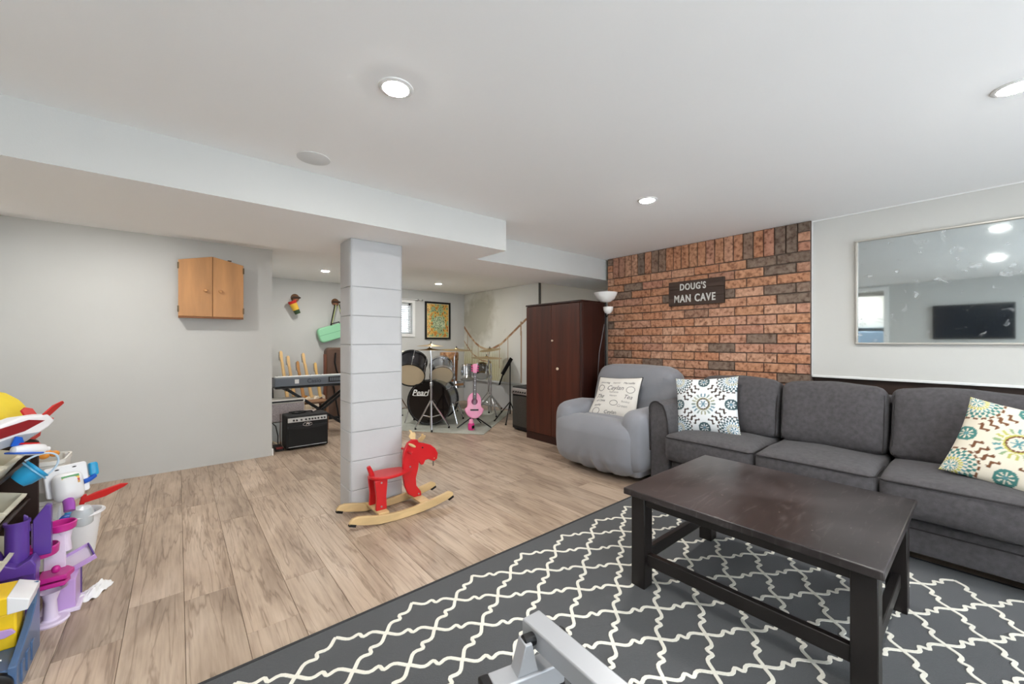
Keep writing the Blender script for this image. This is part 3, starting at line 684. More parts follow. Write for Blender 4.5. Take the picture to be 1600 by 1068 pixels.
# ------------------------------------------------------------------ weight bench end
SIL = mat('silver_powder_coat',(178,180,184),.38,metal=.35)
o = (.72,.62,0)
t = T('weight_bench', 'silver steel frame of an exercise bench at the bottom edge', 'exercise bench', o)
a = Vector((.712,.772,.425)); d = Vector((-.055,-1,0)).normalized()
MB(o).bar(a, a+d*1.25, .058, .05).build('main_beam', SIL, t, bev=.004)
MB(o).bar((.57,.755,.335),(.752,.708,.335),.055,.05).build('cross_bar', SIL, t, bev=.004)
MB(o).bar((.545,.7615,.335),(.572,.7545,.335),.058,.053).build('end_cap', BLACK, t, bev=.006)
MB(o).bar((.68,.7265,.302),(.756,.707,.302),.05,.018).build('end_pad', BLACK, t, bev=.004)
MB(o).prism([(-.028,0),(.028,0),(.012,.07),(-.006,.07)], lambda x,z,y:(.655+x*.968+y*.25,.733-x*.25+y*.968,.36+z), -.02, .02).build('bracket', SIL, t, bev=.002)
MB(o).cyl((.652,.735,.425),(.684,.728,.425),.015).build('bolt_cap', BLACK, t, bev=.003)
MB(o).cyl((.738,.70,.42),(.76,.705,.42),.014).build('bolt_cap', BLACK, t, bev=.003)
MB(o).bar((.64,.736,.31),(.64,.736,RZ+.02),.045,.045,(1,0,0)).build('post', SIL, t, bev=.004)
MB(o).bar((.5,.77,RZ+.022),(.78,.70,RZ+.022),.05,.04).build('foot_bar', SIL, t, bev=.004)
p2_ = a+d*1.15
MB(o).bar((p2_.x,p2_.y,.40),(p2_.x,p2_.y,RZ+.02),.045,.045,(1,0,0)).build('post', SIL, t, bev=.004)
MB(o).bar((p2_.x-.25,p2_.y,RZ+.022),(p2_.x+.25,p2_.y,RZ+.022),.05,.04).build('foot_bar', SIL, t, bev=.004)
# ------------------------------------------------------------------ music corner
# mural on the far right wall
o = (4.372,5.58,0)
my0_, my1_, NY, NZ = 4.55, 6.685, 270, 262
b = MB(o); b.c = []
def seg(y, z, pts):
    best = 9
    for (a0,b0),(a1,b1) in zip(pts, pts[1:]):
        dx, dz = a1-a0, b1-b0; tt = max(0,min(1,((y-a0)*dx+(z-b0)*dz)/(dx*dx+dz*dz))); best = min(best, math.hypot(y-a0-dx*tt, z-b0-dz*tt))
    return best
ropes = [[(6.68,1.46),(6.5,1.30),(6.3,1.15),(6.13,1.07),(5.95,1.03),(5.77,1.04),(5.5,1.13),(5.19,1.32),(4.97,1.46),(4.7,1.62)],
         [(6.68,1.18),(6.4,.94),(6.1,.82),(5.8,.80)]]
posts = [[(4.97,1.49),(4.965,.5)],[(5.31,1.25),(5.315,.78)],[(6.56,1.34),(6.565,1.0)],[(6.4,1.22),(6.405,.7)],[(6.2,1.1),(6.2,.65)],[(5.55,1.1),(5.55,.7)],[(5.9,1.03),(5.9,.6)]]
def mural(y, z):
    n1 = mnoise.fractal(Vector((y*1.6,z*1.6,3.3)),1,2,5); n2 = mnoise.fractal(Vector((y*7,z*7,1.1)),1,2,4)
    c = (212,211,203)
    c = mixc(c, (226,227,224), max(0,min(1,(5.5-y)/.5)))
    tree = max(0, min(1, 1.15-math.hypot((y-6.15)/.62,(z-1.62)/.5)+.45*n1+.25*n2))
    c = mixc(c, (162,158,142), min(.75, tree))
    low = max(0, min(1, (1.12-z)/.35+.25*n1))*max(0,min(1,(y-5.2)/.5))
    c = mixc(c, (196,190,148), .8*low)
    if z < 1.1 and y > 5.4 and math.sin(y*90+n1*6) > .55: c = mixc(c, (150,146,108), .5*low)
    if z < .47: c = mixc((206,208,210), (184,186,186), max(0,min(1,n1*.6+.3)))
    for k, r_ in enumerate(ropes):
        d = seg(y, z, r_)
        if d < (.020 if k == 0 else .012): c = (150,112,82) if n2 > -.1 else (186,160,128)
    for k, r_ in enumerate(posts):
        if seg(y, z, r_) < (.016 if k == 0 else .007): c = (166,138,110)
    return c
for j in range(NZ+1):
    for i in range(NY+1):
        y, z = my0_+(my1_-my0_)*i/NY, .004+(ZC-.008)*j/NZ; b.v.append(Vector((4.366,y,z))); b.c.append(mural(y,z))
for j in range(NZ):
    for i in range(NY): a = j*(NY+1)+i; b.f.append((a,a+NY+1,a+NY+2,a+1))
k = len(b.v); nq = NY+1
for y, z in ((my0_,.004),(my1_,.004),(my1_,ZC-.004),(my0_,ZC-.004)): b.v.append(Vector((4.379,y,z))); b.c.append((90,88,84))
b.f += [(0,k,k+3,NZ*nq),(NY,NZ*nq+NY,k+2,k+1),(k,k+1,k+2,k+3)]
tag(b.build('wall_mural', vmat('painted_mural',.8), smooth=0), 'pale misty mural of trees and a rope bridge on the far right wall', 'mural')
struct(MB((4.35,5.6,.44)).box(4.335,4.366,4.55,6.68,.43,.455).build('trim_5', mat('grey_ledge',(176,178,178),.6), bev=.004))
struct(MB((4.37,4.53,1)).box(4.36,4.38,4.515,4.545,0,ZC-.004).build('gap_shadow_strip', mat('gap_shadow',(84,84,82),.8)))  # dark-coloured strip stands in for the shadowed gap at the mural's edge
# poster
o = (3.77,6.67,1.215)
t = T('framed_poster', 'black framed yellow and green music poster on the back wall', 'poster', o)
for a in ((3.5,4.04,1.215,1.25),(3.5,4.04,1.885,1.92),(3.5,3.535,1.25,1.885),(4.005,4.04,1.25,1.885)): MB(o).box(a[0],a[1],6.66,6.688,a[2],a[3]).build('frame_rail', BLACK, t, bev=.003)
b = MB(o); b.c = []; NX_, NZ_ = 90, 120
def poster(u, v):
    n = mnoise.noise(Vector((u*9,v*11,2))); n2 = mnoise.noise(Vector((u*22,v*26,7))); c = (214,170,84)
    if n > .15: c = (150,176,128)
    if n < -.2: c = (196,128,58)
    if math.hypot((u-.55)/.28,(v-.42)/.22) < 1: c = (196,206,168) if n2 > -.1 else (112,140,112)
    for cx, cy, r_ in ((.3,.84,.1),(.62,.82,.13),(.6,.22,.14)):
        d = math.hypot(u-cx,(v-cy)*1.3)
        if d < r_: c = (96,132,112) if int(d*40) % 2 else (190,196,140)
    if u < .2 and n2 > 0: c = (240,206,138)
    if n2 > .38: c = (70,66,48)
    if min(u,1-u) < .03 or min(v,1-v) < .022: c = (232,220,176)
    return c
for j in range(NZ_+1):
    for i in range(NX_+1): b.v.append(Vector((3.533+.474*i/NX_,6.676,1.248+.639*j/NZ_))); b.c.append(poster(i/NX_,j/NZ_))
for j in range(NZ_):
    for i in range(NX_): a = j*(NX_+1)+i; b.f.append((a,a+1,a+NX_+2,a+NX_+1))
b.build('print', vmat('poster_print',.35), t, smooth=0)

# wall hooks with cup and green case
SK = mat('carved_wood',(120,82,52),.6,var=.3,vs=30)
def mask_hook(x, z, l):
    o = (x,6.66,z); t = T('carved_wall_hook', l, 'wall hook', o)
    MB(o).lathe([(0,.045),(.03,.04),(.05,.025),(.058,.0)],(x,6.688,z),(0,-1,0),n=24).build('cap', SK, t)
    MB(o).ell((x,6.655,z-.03),(.042,.03,.035)).build('face', mat('hook_skin_%d'%int(x*10),(160,108,80),.6), t)
    MB(o).prism([(-.06,-.012),(.06,-.012),(.066,-.002),(.045,.012),(-.045,.012)], lambda a,b_,y:(x+a,y,z+b_), 6.60, 6.67).build('brim', mat('hook_brim_%d'%int(x*10),(60,38,24),.6), t, bev=.004)
    MB(o).tube([(x,6.66,z-.055),(x,6.61,z-.065),(x,6.59,z-.05)],.006).build('peg', BLACKM, t)
mask_hook(1.35,1.83,'small carved face wall hook holding a striped cup')
mask_hook(1.925,1.80,'small carved face wall hook holding straps of a green case')
o = (1.33,6.58,1.68)
t = T('striped_cup', 'red, yellow and green striped cup hanging from a wall hook', 'cup', o)
Mc = Matrix.Translation((1.325,6.58,1.68)) @ Euler((0,R(-24),0)).to_matrix().to_4x4()
for n_, z0, z1, r0, r1, c in (('green_band',-.105,-.045,.038,.044,(44,70,40)),('yellow_band',-.045,.055,.044,.052,(232,184,60)),('red_rim',.055,.095,.052,.060,(206,40,34))):
    MB(o).cyl((0,0,z0),(0,0,z1),r0,r1,24).xf(Mc).build(n_, mat('cup_'+n_,c,.4), t)
MB(o).tube([(.0,.0,.095),(.02,-.005,.13),(.03,-.01,.1)],.004).xf(Mc).build('hanging_loop', BLACKM, t)
o = (1.9,6.58,1.3)
t = T('green_instrument_case', 'mint green hard case with black straps hanging from a wall hook', 'instrument case', o)
MINT = mat('mint_shell',(150,212,170),.35)
Mg = Matrix.Translation((1.93,6.6,1.335)) @ Euler((0,R(-17),0)).to_matrix().to_4x4()
out = roundrect(-.29,.30,-.115,.115,.06,6)
MB(o).prism(out, lambda x,z,y:(x,y,z), -.045, .045).xf(Mg).build('shell', MINT, t, bev=.02, seg=3)
MB(o).prism(roundrect(-.285,.295,-.003,.003,.002,2), lambda x,z,y:(x,y,z), -.047, .047).xf(Mg).build('seam', mat('mint_dark',(110,170,130),.5), t)
MB(o).tube([(-.06,-.03,.115),(-.06,-.04,.135),(.06,-.04,.135),(.06,-.03,.115)],.008).xf(Mg).build('handle', BLACK, t)
for x in (1.83,2.02):
    MB(o).bar((x,6.585,1.42),(1.925+(x-1.925)*.3,6.592,1.755),.022,.004,(0,1,0)).build('strap', BLACK, t)
    MB(o).tube([(x+.01,6.575,1.42),(1.925+(x-1.925)*.2,6.58,1.75)],.006).build('strap_edge', mat('strap_trim_%d'%int(x*100),(196,206,140),.6), t)

# guitars in a rack
def guitar(label, x, ztop, leanx, bodyc, headc, idx):
    o = (x,6.3,.08); t = T('guitar', label, 'guitar', o, 0, 'guitars in the rack')
    L_ = ztop-.08; NM = mat('guitar_neck_%d'%idx,headc,.45); BM_ = mat('guitar_body_%d'%idx,bodyc,.25,coat=.5)
    M = Matrix.Translation((0,0,0)) @ Euler((R(-8),R(leanx),R(40))).to_matrix().to_4x4()
    out = []
    for k in range(40):
        a = 2*PI*k/40; r_ = .15+.035*math.cos(2*a)-.015*math.sin(a); out.append((.92*r_*math.cos(a)*(1 if math.sin(a) < 0 else .88), .20+1.15*r_*math.sin(a)-.012))
    MB().prism(out, lambda a,z,y:(a,y,z), -.022, .022).xf(M).build('body', BM_, t, bev=.008)
    MB().prism([(-.055,.12),(.05,.1),(.06,.2),(.03,.27),(-.06,.26)], lambda a,z,y:(a,y,z), -.026, -.022).xf(M).build('pickguard', mat('pickguard_%d'%idx,(60,30,22) if idx % 2 else (232,228,220),.4), t)
    MB().prism([(-.028,.28),(.028,.28),(.021,L_-.16),(-.021,L_-.16)], lambda a,z,y:(a,y,z), -.030, -.012).xf(M).build('neck', NM, t, bev=.003)
    MB().prism([(-.021,L_-.16),(.021,L_-.16),(.026,L_-.12),(.04,L_-.02),(.02,L_),(-.008,L_-.01),(-.034,L_-.10)], lambda a,z,y:(a,y+.01*(z-L_+.16)*4,z), -.026, -.012).xf(M).build('headstock', NM, t, bev=.003)
    for k in range(6): MB().cyl((-.024-.001*k,-.02,L_-.125+.02*k),(-.052+.003*k,-.02,L_-.122+.02*k),.007,n=8).xf(M).build('tuning_peg', STEEL, t)
guitar('electric guitar leftmost in the rack with tall pale headstock',1.20,1.05,-2,(230,224,208),(232,196,140),1)
guitar('electric guitar second from left in the rack, dark pickguard',1.29,.98,-3,(214,204,190),(226,190,138),2)
guitar('orange electric guitar in the middle of the rack',1.41,.90,-4,(222,142,32),(202,150,96),3)
guitar('cream electric guitar fourth from left in the rack',1.52,1.02,-6,(226,208,180),(228,190,134),4)
guitar('pale electric guitar nearest the brown case in the rack',1.63,.87,-3,(220,206,186),(230,190,120),5)
o = (1.4,6.2,0)
t = T('guitar_rack','black metal guitar rack against the back wall','guitar rack',o)
MB(o).tube([(.98,6.12,.02),(1.0,6.34,.50),(1.0,6.36,.66),(1.8,6.36,.66),(1.8,6.34,.5),(1.82,6.12,.02)],.012).build('frame_tube', BLACKM, t)
MB(o).bar((.98,6.14,.06),(1.82,6.14,.06),.05,.035).build('lower_rail', RUBBER, t, bev=.01)
for i in range(6): MB(o).bar((1.06+.14*i,6.36,.66),(1.04+.14*i,6.24,.69),.02,.02).build('prong', RUBBER, t, bev=.005)
o = (1.86,6.42,0)
t = T('brown_instrument_case','brown instrument case leaning in the corner behind the keyboard','instrument case',o)
BRC = mat('brown_case',(92,68,54),.55,var=.12,vs=8)
MB(o).prism(roundrect(1.70,2.06,.01,1.08,.07,6), lambda x,z,y:(x,y,z), 6.34, 6.5).build('shell', BRC, t, bev=.025, seg=3)
MB(o).tube([(1.83+.0,6.335,1.0),(1.815,6.325,.86),(1.84,6.325,.74),(1.89,6.33,.62)],.012).build('strap', BLACK, t)
MB(o).box(1.694,1.706,6.36,6.48,.2,.98).build('edge_band', mat('rust_band',(134,70,42),.5), t, bev=.003)

# keyboard on X stand
o = (1.42,5.4,.60)
t = T('keyboard', 'grey electronic keyboard on a black stand in the music corner', 'keyboard', o)
KB = mat('keyboard_grey',(104,110,118),.4)
MB(o).prism([(5.34,.635),(5.34,.735),(5.40,.745),(5.62,.70),(5.62,.625)], lambda y,z,x:(x,y,z), .865, 1.95).build('body', KB, t, bev=.008)
MB(o).box(.875,1.94,5.35,5.6,.608,.632).build('underside', BLACK, t, bev=.006)
text_mb('Casio',.07,.0006,o,lambda x,y,z:(1.29+x,5.338-z,.687+y),bevel=.001).build('brand_mark', mat('kb_print',(60,64,72),.5), t, smooth=0)
MB(o).box(1.455,1.62,5.336,5.341,.66,.73).build('display_panel', BLACK, t)
for k in range(6): MB(o).box(1.475+.022*k,1.487+.022*k,5.333,5.337,.675,.715).build('button', KB, t)
MB(o).box(1.075,1.12,5.335,5.341,.665,.715).build('white_label', WHITE, t)
for k in range(16): MB(o).box(.9+.064*k,.958+.064*k,5.46,5.615,.722-.0,.74).build('white_key', WHITE, t, smooth=0)
o = (1.42,5.45,0)
t = T('keyboard_stand','black folding X stand under the grey keyboard','keyboard stand',o)
for y in (5.40,5.54):
    MB(o).bar((1.0,y,.60),(1.75,y,.03),.03,.03).build('leg', BLACKM, t, bev=.004)
    MB(o).bar((1.78,y+.035,.60),(1.05,y+.035,.03),.03,.03).build('leg', BLACKM, t, bev=.004)
for x, z in ((1.0,.592),(1.78,.592),(1.03,.02),(1.77,.02)): MB(o).bar((x,5.36,z),(x,5.62,z),.03,.03).build('rail', BLACKM, t, bev=.006)
tag(MB((1.36,5.75,0)).box(1.17,1.55,5.62,5.9,.36,.385).box(1.18,1.21,5.64,5.88,0,.36).box(1.51,1.54,5.64,5.88,0,.36).build('low_shelf', mat('brown_board',(146,106,76),.5,var=.1,vs=8), bev=.003),'low brown wooden shelf behind the black amplifier','shelf')

# amplifiers
o = (1.1,4.92,0)
t = T('guitar_amplifier','black guitar amplifier with silver control strip beside the column','amplifier',o)
TX = mat('black_tolex',(20,20,21),.6,bump=.4,bs=260)
MB(o).box(.884,1.305,4.80,5.03,.012,.372).build('cabinet', TX, t, bev=.012, seg=3)
MB(o).box(.90,1.29,4.790,4.80,.03,.255).build('speaker_grille', mat('grille_cloth',(26,26,26),.85,bump=.6,bs=500), t, bev=.003)
MB(o).prism([(.90,.255),(1.29,.255),(1.29,.235),(1.19,.222),(1.1,.219),(1.0,.222),(.90,.235)][::-1], lambda x,z,y:(x,y,z), 4.786, 4.798).build('grille_lip', BLACK, t)
pn = MB(o).box(.90,1.29,4.792,4.80,.298,.345).build('control_panel', mat('silver_panel',(206,206,204),.3,metal=.5), t, bev=.002)
for x in (.955,.985,1.03,1.075,1.11,1.14,1.17,1.20,1.235,1.265): MB(o).cyl((x,4.792,.32),(x,4.776,.32),.010,.008,12).build('dial', BLACK, pn)
lg = MB(o).tube([(1.09+.045*math.cos(a),4.785,.268+.02*math.sin(a)) for a in [2*PI*k/28 for k in range(28)]],.003,6,closed=True).build('logo_ring', CHROME, t)
text_mb('PV',.036,.001,o,lambda x,y,z:(1.09+x,4.784-z,.268+y),shear=.5,bevel=.001).build('logo', CHROME, t, smooth=0)
MB(o).tube([(.905,4.788,.036),(1.285,4.788,.036)],.0035).build('lower_trim', STEEL, t)
MB(o).tube([(1.02,4.91,.372),(1.03,4.91,.388),(1.16,4.91,.388),(1.17,4.91,.372)],.008).build('handle', RUBBER, t)
o = (1.03,5.45,.2)
t = T('cream_amplifier','small pale amplifier with woven grille under the keyboard','amplifier',o)
MB(o).box(.80,1.17,5.3,5.33,.235,.44).build('speaker_grille', mat('woven_grille',(168,158,158),.8,var=.4,vs=170), t, bev=.003)
MB(o).box(.79,1.18,5.30,5.52,.44,.49).box(.79,1.18,5.325,5.52,.225,.44).build('cabinet', mat('cream_tolex',(222,218,210),.5), t, bev=.01)
MB(o).box(.82,1.16,5.297,5.302,.455,.475).build('control_panel', BLACK, t, bev=.002)
tag(MB((.98,5.4,0)).box(.80,1.12,5.30,5.56,0,.224).build('storage_box', mat('pale_box',(186,190,190),.6), bev=.006),'pale grey storage box under the small cream amplifier','box')
rr = random.Random(5)
def cable(label, pts, c, r=.006):
    tag(MB(pts[0]).tube(pts, r, 6).build('cable', mat('cable_%d'%rr.randrange(9999),c,.5)), label, 'cable')
def coil(cx, cy, z, n, r0): return [(cx+r0*(1+.3*math.sin(k*1.7))*math.cos(k*.55), cy+.6*r0*math.sin(k*.55), z+.006+.012*abs(math.sin(k*.31))) for k in range(n)]
cable('tangled black cable coiled on top of the black amplifier', coil(1.02,4.93,.372,40,.07), (14,14,15))
cable('tangled pale cable coiled on top of the black amplifier', coil(1.14,4.95,.372,30,.06), (196,180,170), .005)
cable('black cable looping down beside the grey wall corner', [(.78,5.25,.25),(.80,5.2,.27),(.84,5.12,.22),(.855,5.08,.12),(.85,5.06,.012),(.80,5.05,.008)], (16,16,18))
cable('thin brown cable hanging left of the black amplifier', [(.868,5.02,.37),(.865,5.0,.28),(.862,5.0,.15),(.866,4.98,.012)], (84,52,40), .004)
cable('cream cable lying on the floor by the black amplifier', [(.79,5.1,.07),(.83,5.04,.05),(.85,4.98,.02),(.86,4.93,.007),(.84,4.88,.007)], (206,190,160))
o = (.83,4.93,0)
t = T('effects_pedal','red and black effects pedal on the floor beside the amplifier','pedal',o)
MB(o).prism([(4.83,.004),(4.83,.022),(5.0,.045),(5.0,.004)], lambda y,z,x:(x,y,z), .79, .872).build('housing', BLACK, t, bev=.004)
MB(o).box(.80,.862,4.84,4.9,.024,.04).build('treadle', mat('pedal_red',(120,36,32),.5), t, bev=.004)
# ------------------------------------------------------------------ drum corner
MAT = mat('drum_mat',(176,178,168),.95,var=.08,vs=40,bump=.3,bs=300)
tag(MB((2.94,4.06,0)).prism([(2.94,4.06),(4.30,5.135),(3.12,6.62),(1.76,5.55)], lambda x,y,z:(x,y,z), .0005, .007).build('drum_rug', MAT, bev=.002),'pale grey mat on the floor under the drum kit','mat')
MZ = .0075
BRZ = mat('cymbal_bronze',(186,160,112),.3,metal=.85); SHELL = mat('silver_wrap',(160,164,170),.22,metal=.75)
DHEAD = mat('clear_coat_head',(214,196,164),.5); WHEAD = mat('white_head',(214,212,208),.5); BHEAD = mat('black_gloss_head',(14,9,10),.12)
def drum_parts(t, o, c0, c1, r, hoop, shell, front, back, nl=6):
    c0, c1 = Vector(c0), Vector(c1); ax = (c1-c0).normalized(); L_ = (c1-c0).length
    MB(o).lathe([(r*.985,0),(r,.0),(r,L_),(r*.985,L_)], c0, ax, n=36).build('shell', shell, t)
    MB(o).lathe([(0,-.004),(r*.98,-.004),(r*.99,.004)], c0, ax, n=36).build('front_head', front, t)
    MB(o).lathe([(r*.99,L_-.004),(r*.98,L_+.004),(0,L_+.004)], c0, ax, n=36).build('back_head', back, t)
    for z in (0, L_):
        MB(o).lathe([(r,z-.018),(r*1.05,z-.018),(r*1.05,z+.018),(r,z+.018),(r,z-.018)], c0, ax, n=36).build('hoop', hoop, t)
    a = ax.orthogonal().normalized(); b_ = ax.cross(a)
    for k in range(nl):
        d_ = a*math.cos(2*PI*k/nl+.3)+b_*math.sin(2*PI*k/nl+.3)
        MB(o).cyl(c0+d_*(r*1.045)-ax*.02, c1+d_*(r*1.045)+ax*.02, .005, n=6).build('tension_rod', CHROME, t)
        MB(o).obox(c0+d_*(r*1.03)+ax*L_*.5,(.012,.012,.018)).build('lug', CHROME, t, bev=.003)
# bass drum with two tilted toms
f0 = Vector((2.68,4.985,.318+MZ)); n_ = Vector((.72,.69,0)).normalized()
o = (2.8,5.12,MZ)
t = T('bass_drum', 'large bass drum with glossy dark front head in the drum kit', 'drum', o)
drum_parts(t, o, f0, f0+n_*.42, .30, BLACK, SHELL, BHEAD, WHEAD, 8)
sd = Vector((-n_.y,n_.x,0))
fpt = lambda x,y,z: f0 - sd*x + Vector((0,0,y)) - n_*(.006+z)
text_mb('Pearl',.115,.001,o,lambda x,y,z: fpt(x-.13,y+.13,z),shear=.3,bevel=.002).build('logo', WHITE, t, smooth=0)
MB(o).bar(fpt(-.225,.092,0),fpt(-.035,.092,0),.002,.008).build('logo_underline', WHITE, t)
MB(o).tube([fpt(.05+.05*math.cos(a),-.02+.055*math.sin(a),.002) for a in [2*PI*k/24 for k in range(24)]],.003,6,closed=True).build('port_ring', mat('port_ring',(60,56,58),.3), t)
for s in (-1,1):
    q = f0+n_*.1+sd*s*.30
    MB(o).tube([q+Vector((0,0,-.03)), q+sd*s*.08-n_*.03+Vector((0,0,-.31))],.008).build('spur', CHROME, t)
MB(o).tube([f0+n_*.2+Vector((0,0,.29)), f0+n_*.2+Vector((0,0,.47)), f0+n_*.2-sd*.14+Vector((0,0,.47))],.013).build('tom_mount', CHROME, t)
def tom(label, c0, c1, r, front, shell=SHELL, hoop=CHROME):
    t = T('tom_drum', label, 'drum', c0); drum_parts(t, c0, c0, c1, r, hoop, shell, front, WHEAD)
    m = (Vector(c0)+Vector(c1))/2
    MB(c0).box(m.x-.03,m.x+.03,m.y+r*.9,m.y+r*1.12,m.z-.03,m.z+.03).build('bracket', CHROME, t, bev=.004)
    return t
tom('dark shelled tom drum tilted above the bass drum beside the column', (2.43,5.06,.715),(2.56,5.24,.885),.195,DHEAD,mat('smoke_wrap',(52,52,58),.2,metal=.5),BLACKM)
tom('silver tom drum with cream underside in the middle of the drum kit', (2.895,5.02,.69),(2.97,5.17,.82),.165,DHEAD)
tom('small silver tom drum behind the headstock of the pink guitar', (3.46,5.2,.60),(3.50,5.26,.77),.105,WHEAD)
tom('small silver tom drum rightmost in the drum kit', (3.73,5.2,.63),(3.79,5.28,.765),.10,WHEAD)
def tripod(t, o, x, y, z, ht, spread=.26, a0=0, r=.011, feet=None):
    for k in range(3):
        a = a0+2*PI*k/3; fx, fy = feet[k] if feet else (x+spread*math.cos(a), y+spread*math.sin(a))
        l_ = MB(o).tube([(x,y,z+ht),(fx,fy,z+.02)],r*.7,8).build('leg', CHROME, t)
        MB(o).cyl((fx,fy,z),(fx,fy,z+.028),.014,.011,10).build('rubber_foot', RUBBER, l_)
        m = Vector((x,y,z+ht*.42)); q = Vector((x,y,z+ht)).lerp(Vector((fx,fy,z+.02)),.55)
        MB(o).tube([m,q],r*.5,6).build('brace', CHROME, l_)
def cym_disc(o, c, r, tilt, t, name='cymbal'):
    nrm = Euler(tilt).to_matrix()@Vector((0,0,1)); c = Vector(c)
    MB(o).lathe([(.0,.026),(.02,.024),(.035,.012),(r*.5,.006),(r,-.006),(r,-.008),(r*.5,.003),(.035,.008),(0,.02)], c, nrm, n=40).build(name, BRZ, t)
    MB(o).cyl(c+nrm*.025,c+nrm*.055,.008,.005,10).build('wing_nut', RUBBER, t)
def cymbal_stand(label, x, y, cyms, ht=.38, spread=.26, a0=0, feet=None):
    o = (x,y,MZ); t = T('cymbal_stand', label, 'cymbal stand', o)
    zt = max(c[2] for c in cyms)
    MB(o).cyl((x,y,MZ+.03),(x,y,.62),.015).build('lower_tube', CHROME, t)
    MB(o).cyl((x,y,.6),(x,y,min(c[2] for c in cyms)-.1),.011).build('upper_tube', CHROME, t)
    MB(o).cyl((x,y,.585),(x,y,.635),.022).build('clamp', CHROME, t, bev=.004)
    tripod(t, o, x, y, MZ, ht, spread, a0, .016, feet)
    for cx, cy, cz, r, tilt in cyms:
        MB(o).tube([(x,y,min(c[2] for c in cyms)-.12),(cx,cy,cz+.02)],.006).build('arm', CHROME, t); cym_disc(o,(cx,cy,cz),r,tilt,t)
cymbal_stand('chrome stand with two stacked cymbals in front of the bass drum',2.555,4.70,[(2.545,4.70,1.118,.175,(.02,.12,0)),(2.535,4.70,1.065,.18,(0,-.02,0))],.40,feet=[(2.41,4.86),(2.50,4.585),(2.80,4.66)])
cymbal_stand('hi-hat cymbals on a stand half hidden by the column',2.56,5.68,[(2.56,5.68,1.025,.17,(0,.03,0)),(2.58,5.68,.985,.17,(0,.0,0))],.35,a0=1)
cymbal_stand('chrome stand with a wide ride cymbal at the back of the kit',3.30,5.33,[(3.31,5.28,1.045,.245,(.05,-.06,0))],.35,a0=.5)
cymbal_stand('chrome stand with a low tilted crash cymbal near the mural',3.84,5.10,[(3.80,5.16,.915,.25,(.05,-.08,0))],.32,a0=.2)
cymbal_stand('chrome stand with a small high cymbal nearest the mural',4.03,5.42,[(4.03,5.38,1.035,.18,(.02,-.16,0))],.32,a0=2.0)
o = (3.47,5.62,MZ)
t = T('snare_drum','shallow wooden snare drum on a stand behind the pink guitar','drum',o)
drum_parts(t,o,(3.43,5.56,.43),(3.43,5.57,.50),.18,CHROME,mat('maple_shell',(178,128,84),.4),WHEAD,WHEAD)
MB(o).cyl((3.43,5.56,.42),(3.43,5.56,MZ+.05),.012).build('post', CHROME, t); tripod(t,o,3.43,5.56,MZ,.25,.2,.7,.014)
o = (3.62,5.98,MZ)
t = T('wooden_hand_drum','carved wooden hand drum standing behind the silver toms','drum',o)
WDR = mat('hand_drum_wood',(150,96,58),.5,var=.35,vs=12,stretch=(3,3,.5))
MB(o).lathe([(0,MZ),(.10,MZ),(.12,.2),(.135,.5),(.15,.84)],(3.6,5.98,0),n=32).build('body', WDR, t)
MB(o).lathe([(.15,.84),(.158,.85),(.16,.97),(.155,.985),(0,.99)],(3.6,5.98,0),n=32).build('carved_band', mat('carved_band',(196,150,106),.6,c2=(104,62,38),vs=22), t)
o = (3.52,5.98,MZ)
o = (3.22,6.05,MZ)
t = T('drum_throne','black padded drum stool behind the bass drum','stool',o)
MB(o).soft((3.22,6.05,.48),(.165,.165,.045),.04,n=6).build('seat', mat('black_vinyl',(22,22,24),.4), t)
MB(o).cyl((3.22,6.05,.44),(3.22,6.05,.1),.014).build('post', CHROME, t); tripod(t,o,3.22,6.05,MZ,.25,.24,.3,.014)
o = (3.03,5.32,MZ)
t = T('kick_pedal','chrome and black kick pedal behind the bass drum','pedal',o)
MB(o).obox((3.1,5.42,.05),(.045,.13,.006),(R(12),0,R(-46))).build('footboard', BLACKM, t, bev=.003)
for s in (-.04,.04): MB(o).cyl((3.02+s,5.335-s,MZ),(3.02+s,5.335-s,.24),.007).build('upright', CHROME, t)
MB(o).tube([(3.02,5.335,.2),(2.985,5.3,.34)],.005).build('beater_rod', CHROME, t); MB(o).ell((2.985,5.3,.36),(.025,.025,.03)).build('beater', WHEAD, t)
# pink guitar on stand
PINK = mat('pink_lacquer',(236,120,176),.3,c2=(250,176,204),vs=5); HOT = mat('hot_pink',(226,60,140),.35)
o = (3.04,4.44,MZ)
t = T('pink_guitar','pink acoustic guitar on a floor stand in front of the drum kit','guitar',o)
Mp = Matrix.Translation((3.05,4.43,.145)) @ Euler((R(-10),R(2),R(-28))).to_matrix().to_4x4()
out = []
for k in range(48):
    a = 2*PI*k/48; s_ = math.sin(a); wdt = .135 if s_ < -.15 else .108
    waist = 1-.16*math.exp(-((s_-.12)/.28)**2); out.append((wdt*math.cos(a)*waist, .165+.175*s_))
MB(o).prism(out, lambda x,z,y:(x,y,z), -.035, .035).xf(Mp).build('body', PINK, t, bev=.008)
MB(o).lathe([(0,0),(.03,0),(.042,.001),(.042,-.001)],(0,-.036,.215),(0,-1,0),n=24).xf(Mp).build('sound_hole', mat('sound_hole',(110,30,70),.5), t)
MB(o).box(-.055,.055,-.043,-.035,.095,.115).xf(Mp).build('bridge', BLACK, t, bev=.003)
MB(o).prism([(-.024,.25),(.024,.25),(.02,.60),(-.02,.60)], lambda x,z,y:(x,y,z), -.052, -.03).xf(Mp).build('neck', mat('rosewood',(74,60,60),.5), t, bev=.003)
for k in range(5): MB(o).box(-.006,.006,-.0535,-.052,.31+.06*k,.318+.06*k).xf(Mp).build('fret_dot', WHITE, t, smooth=0)
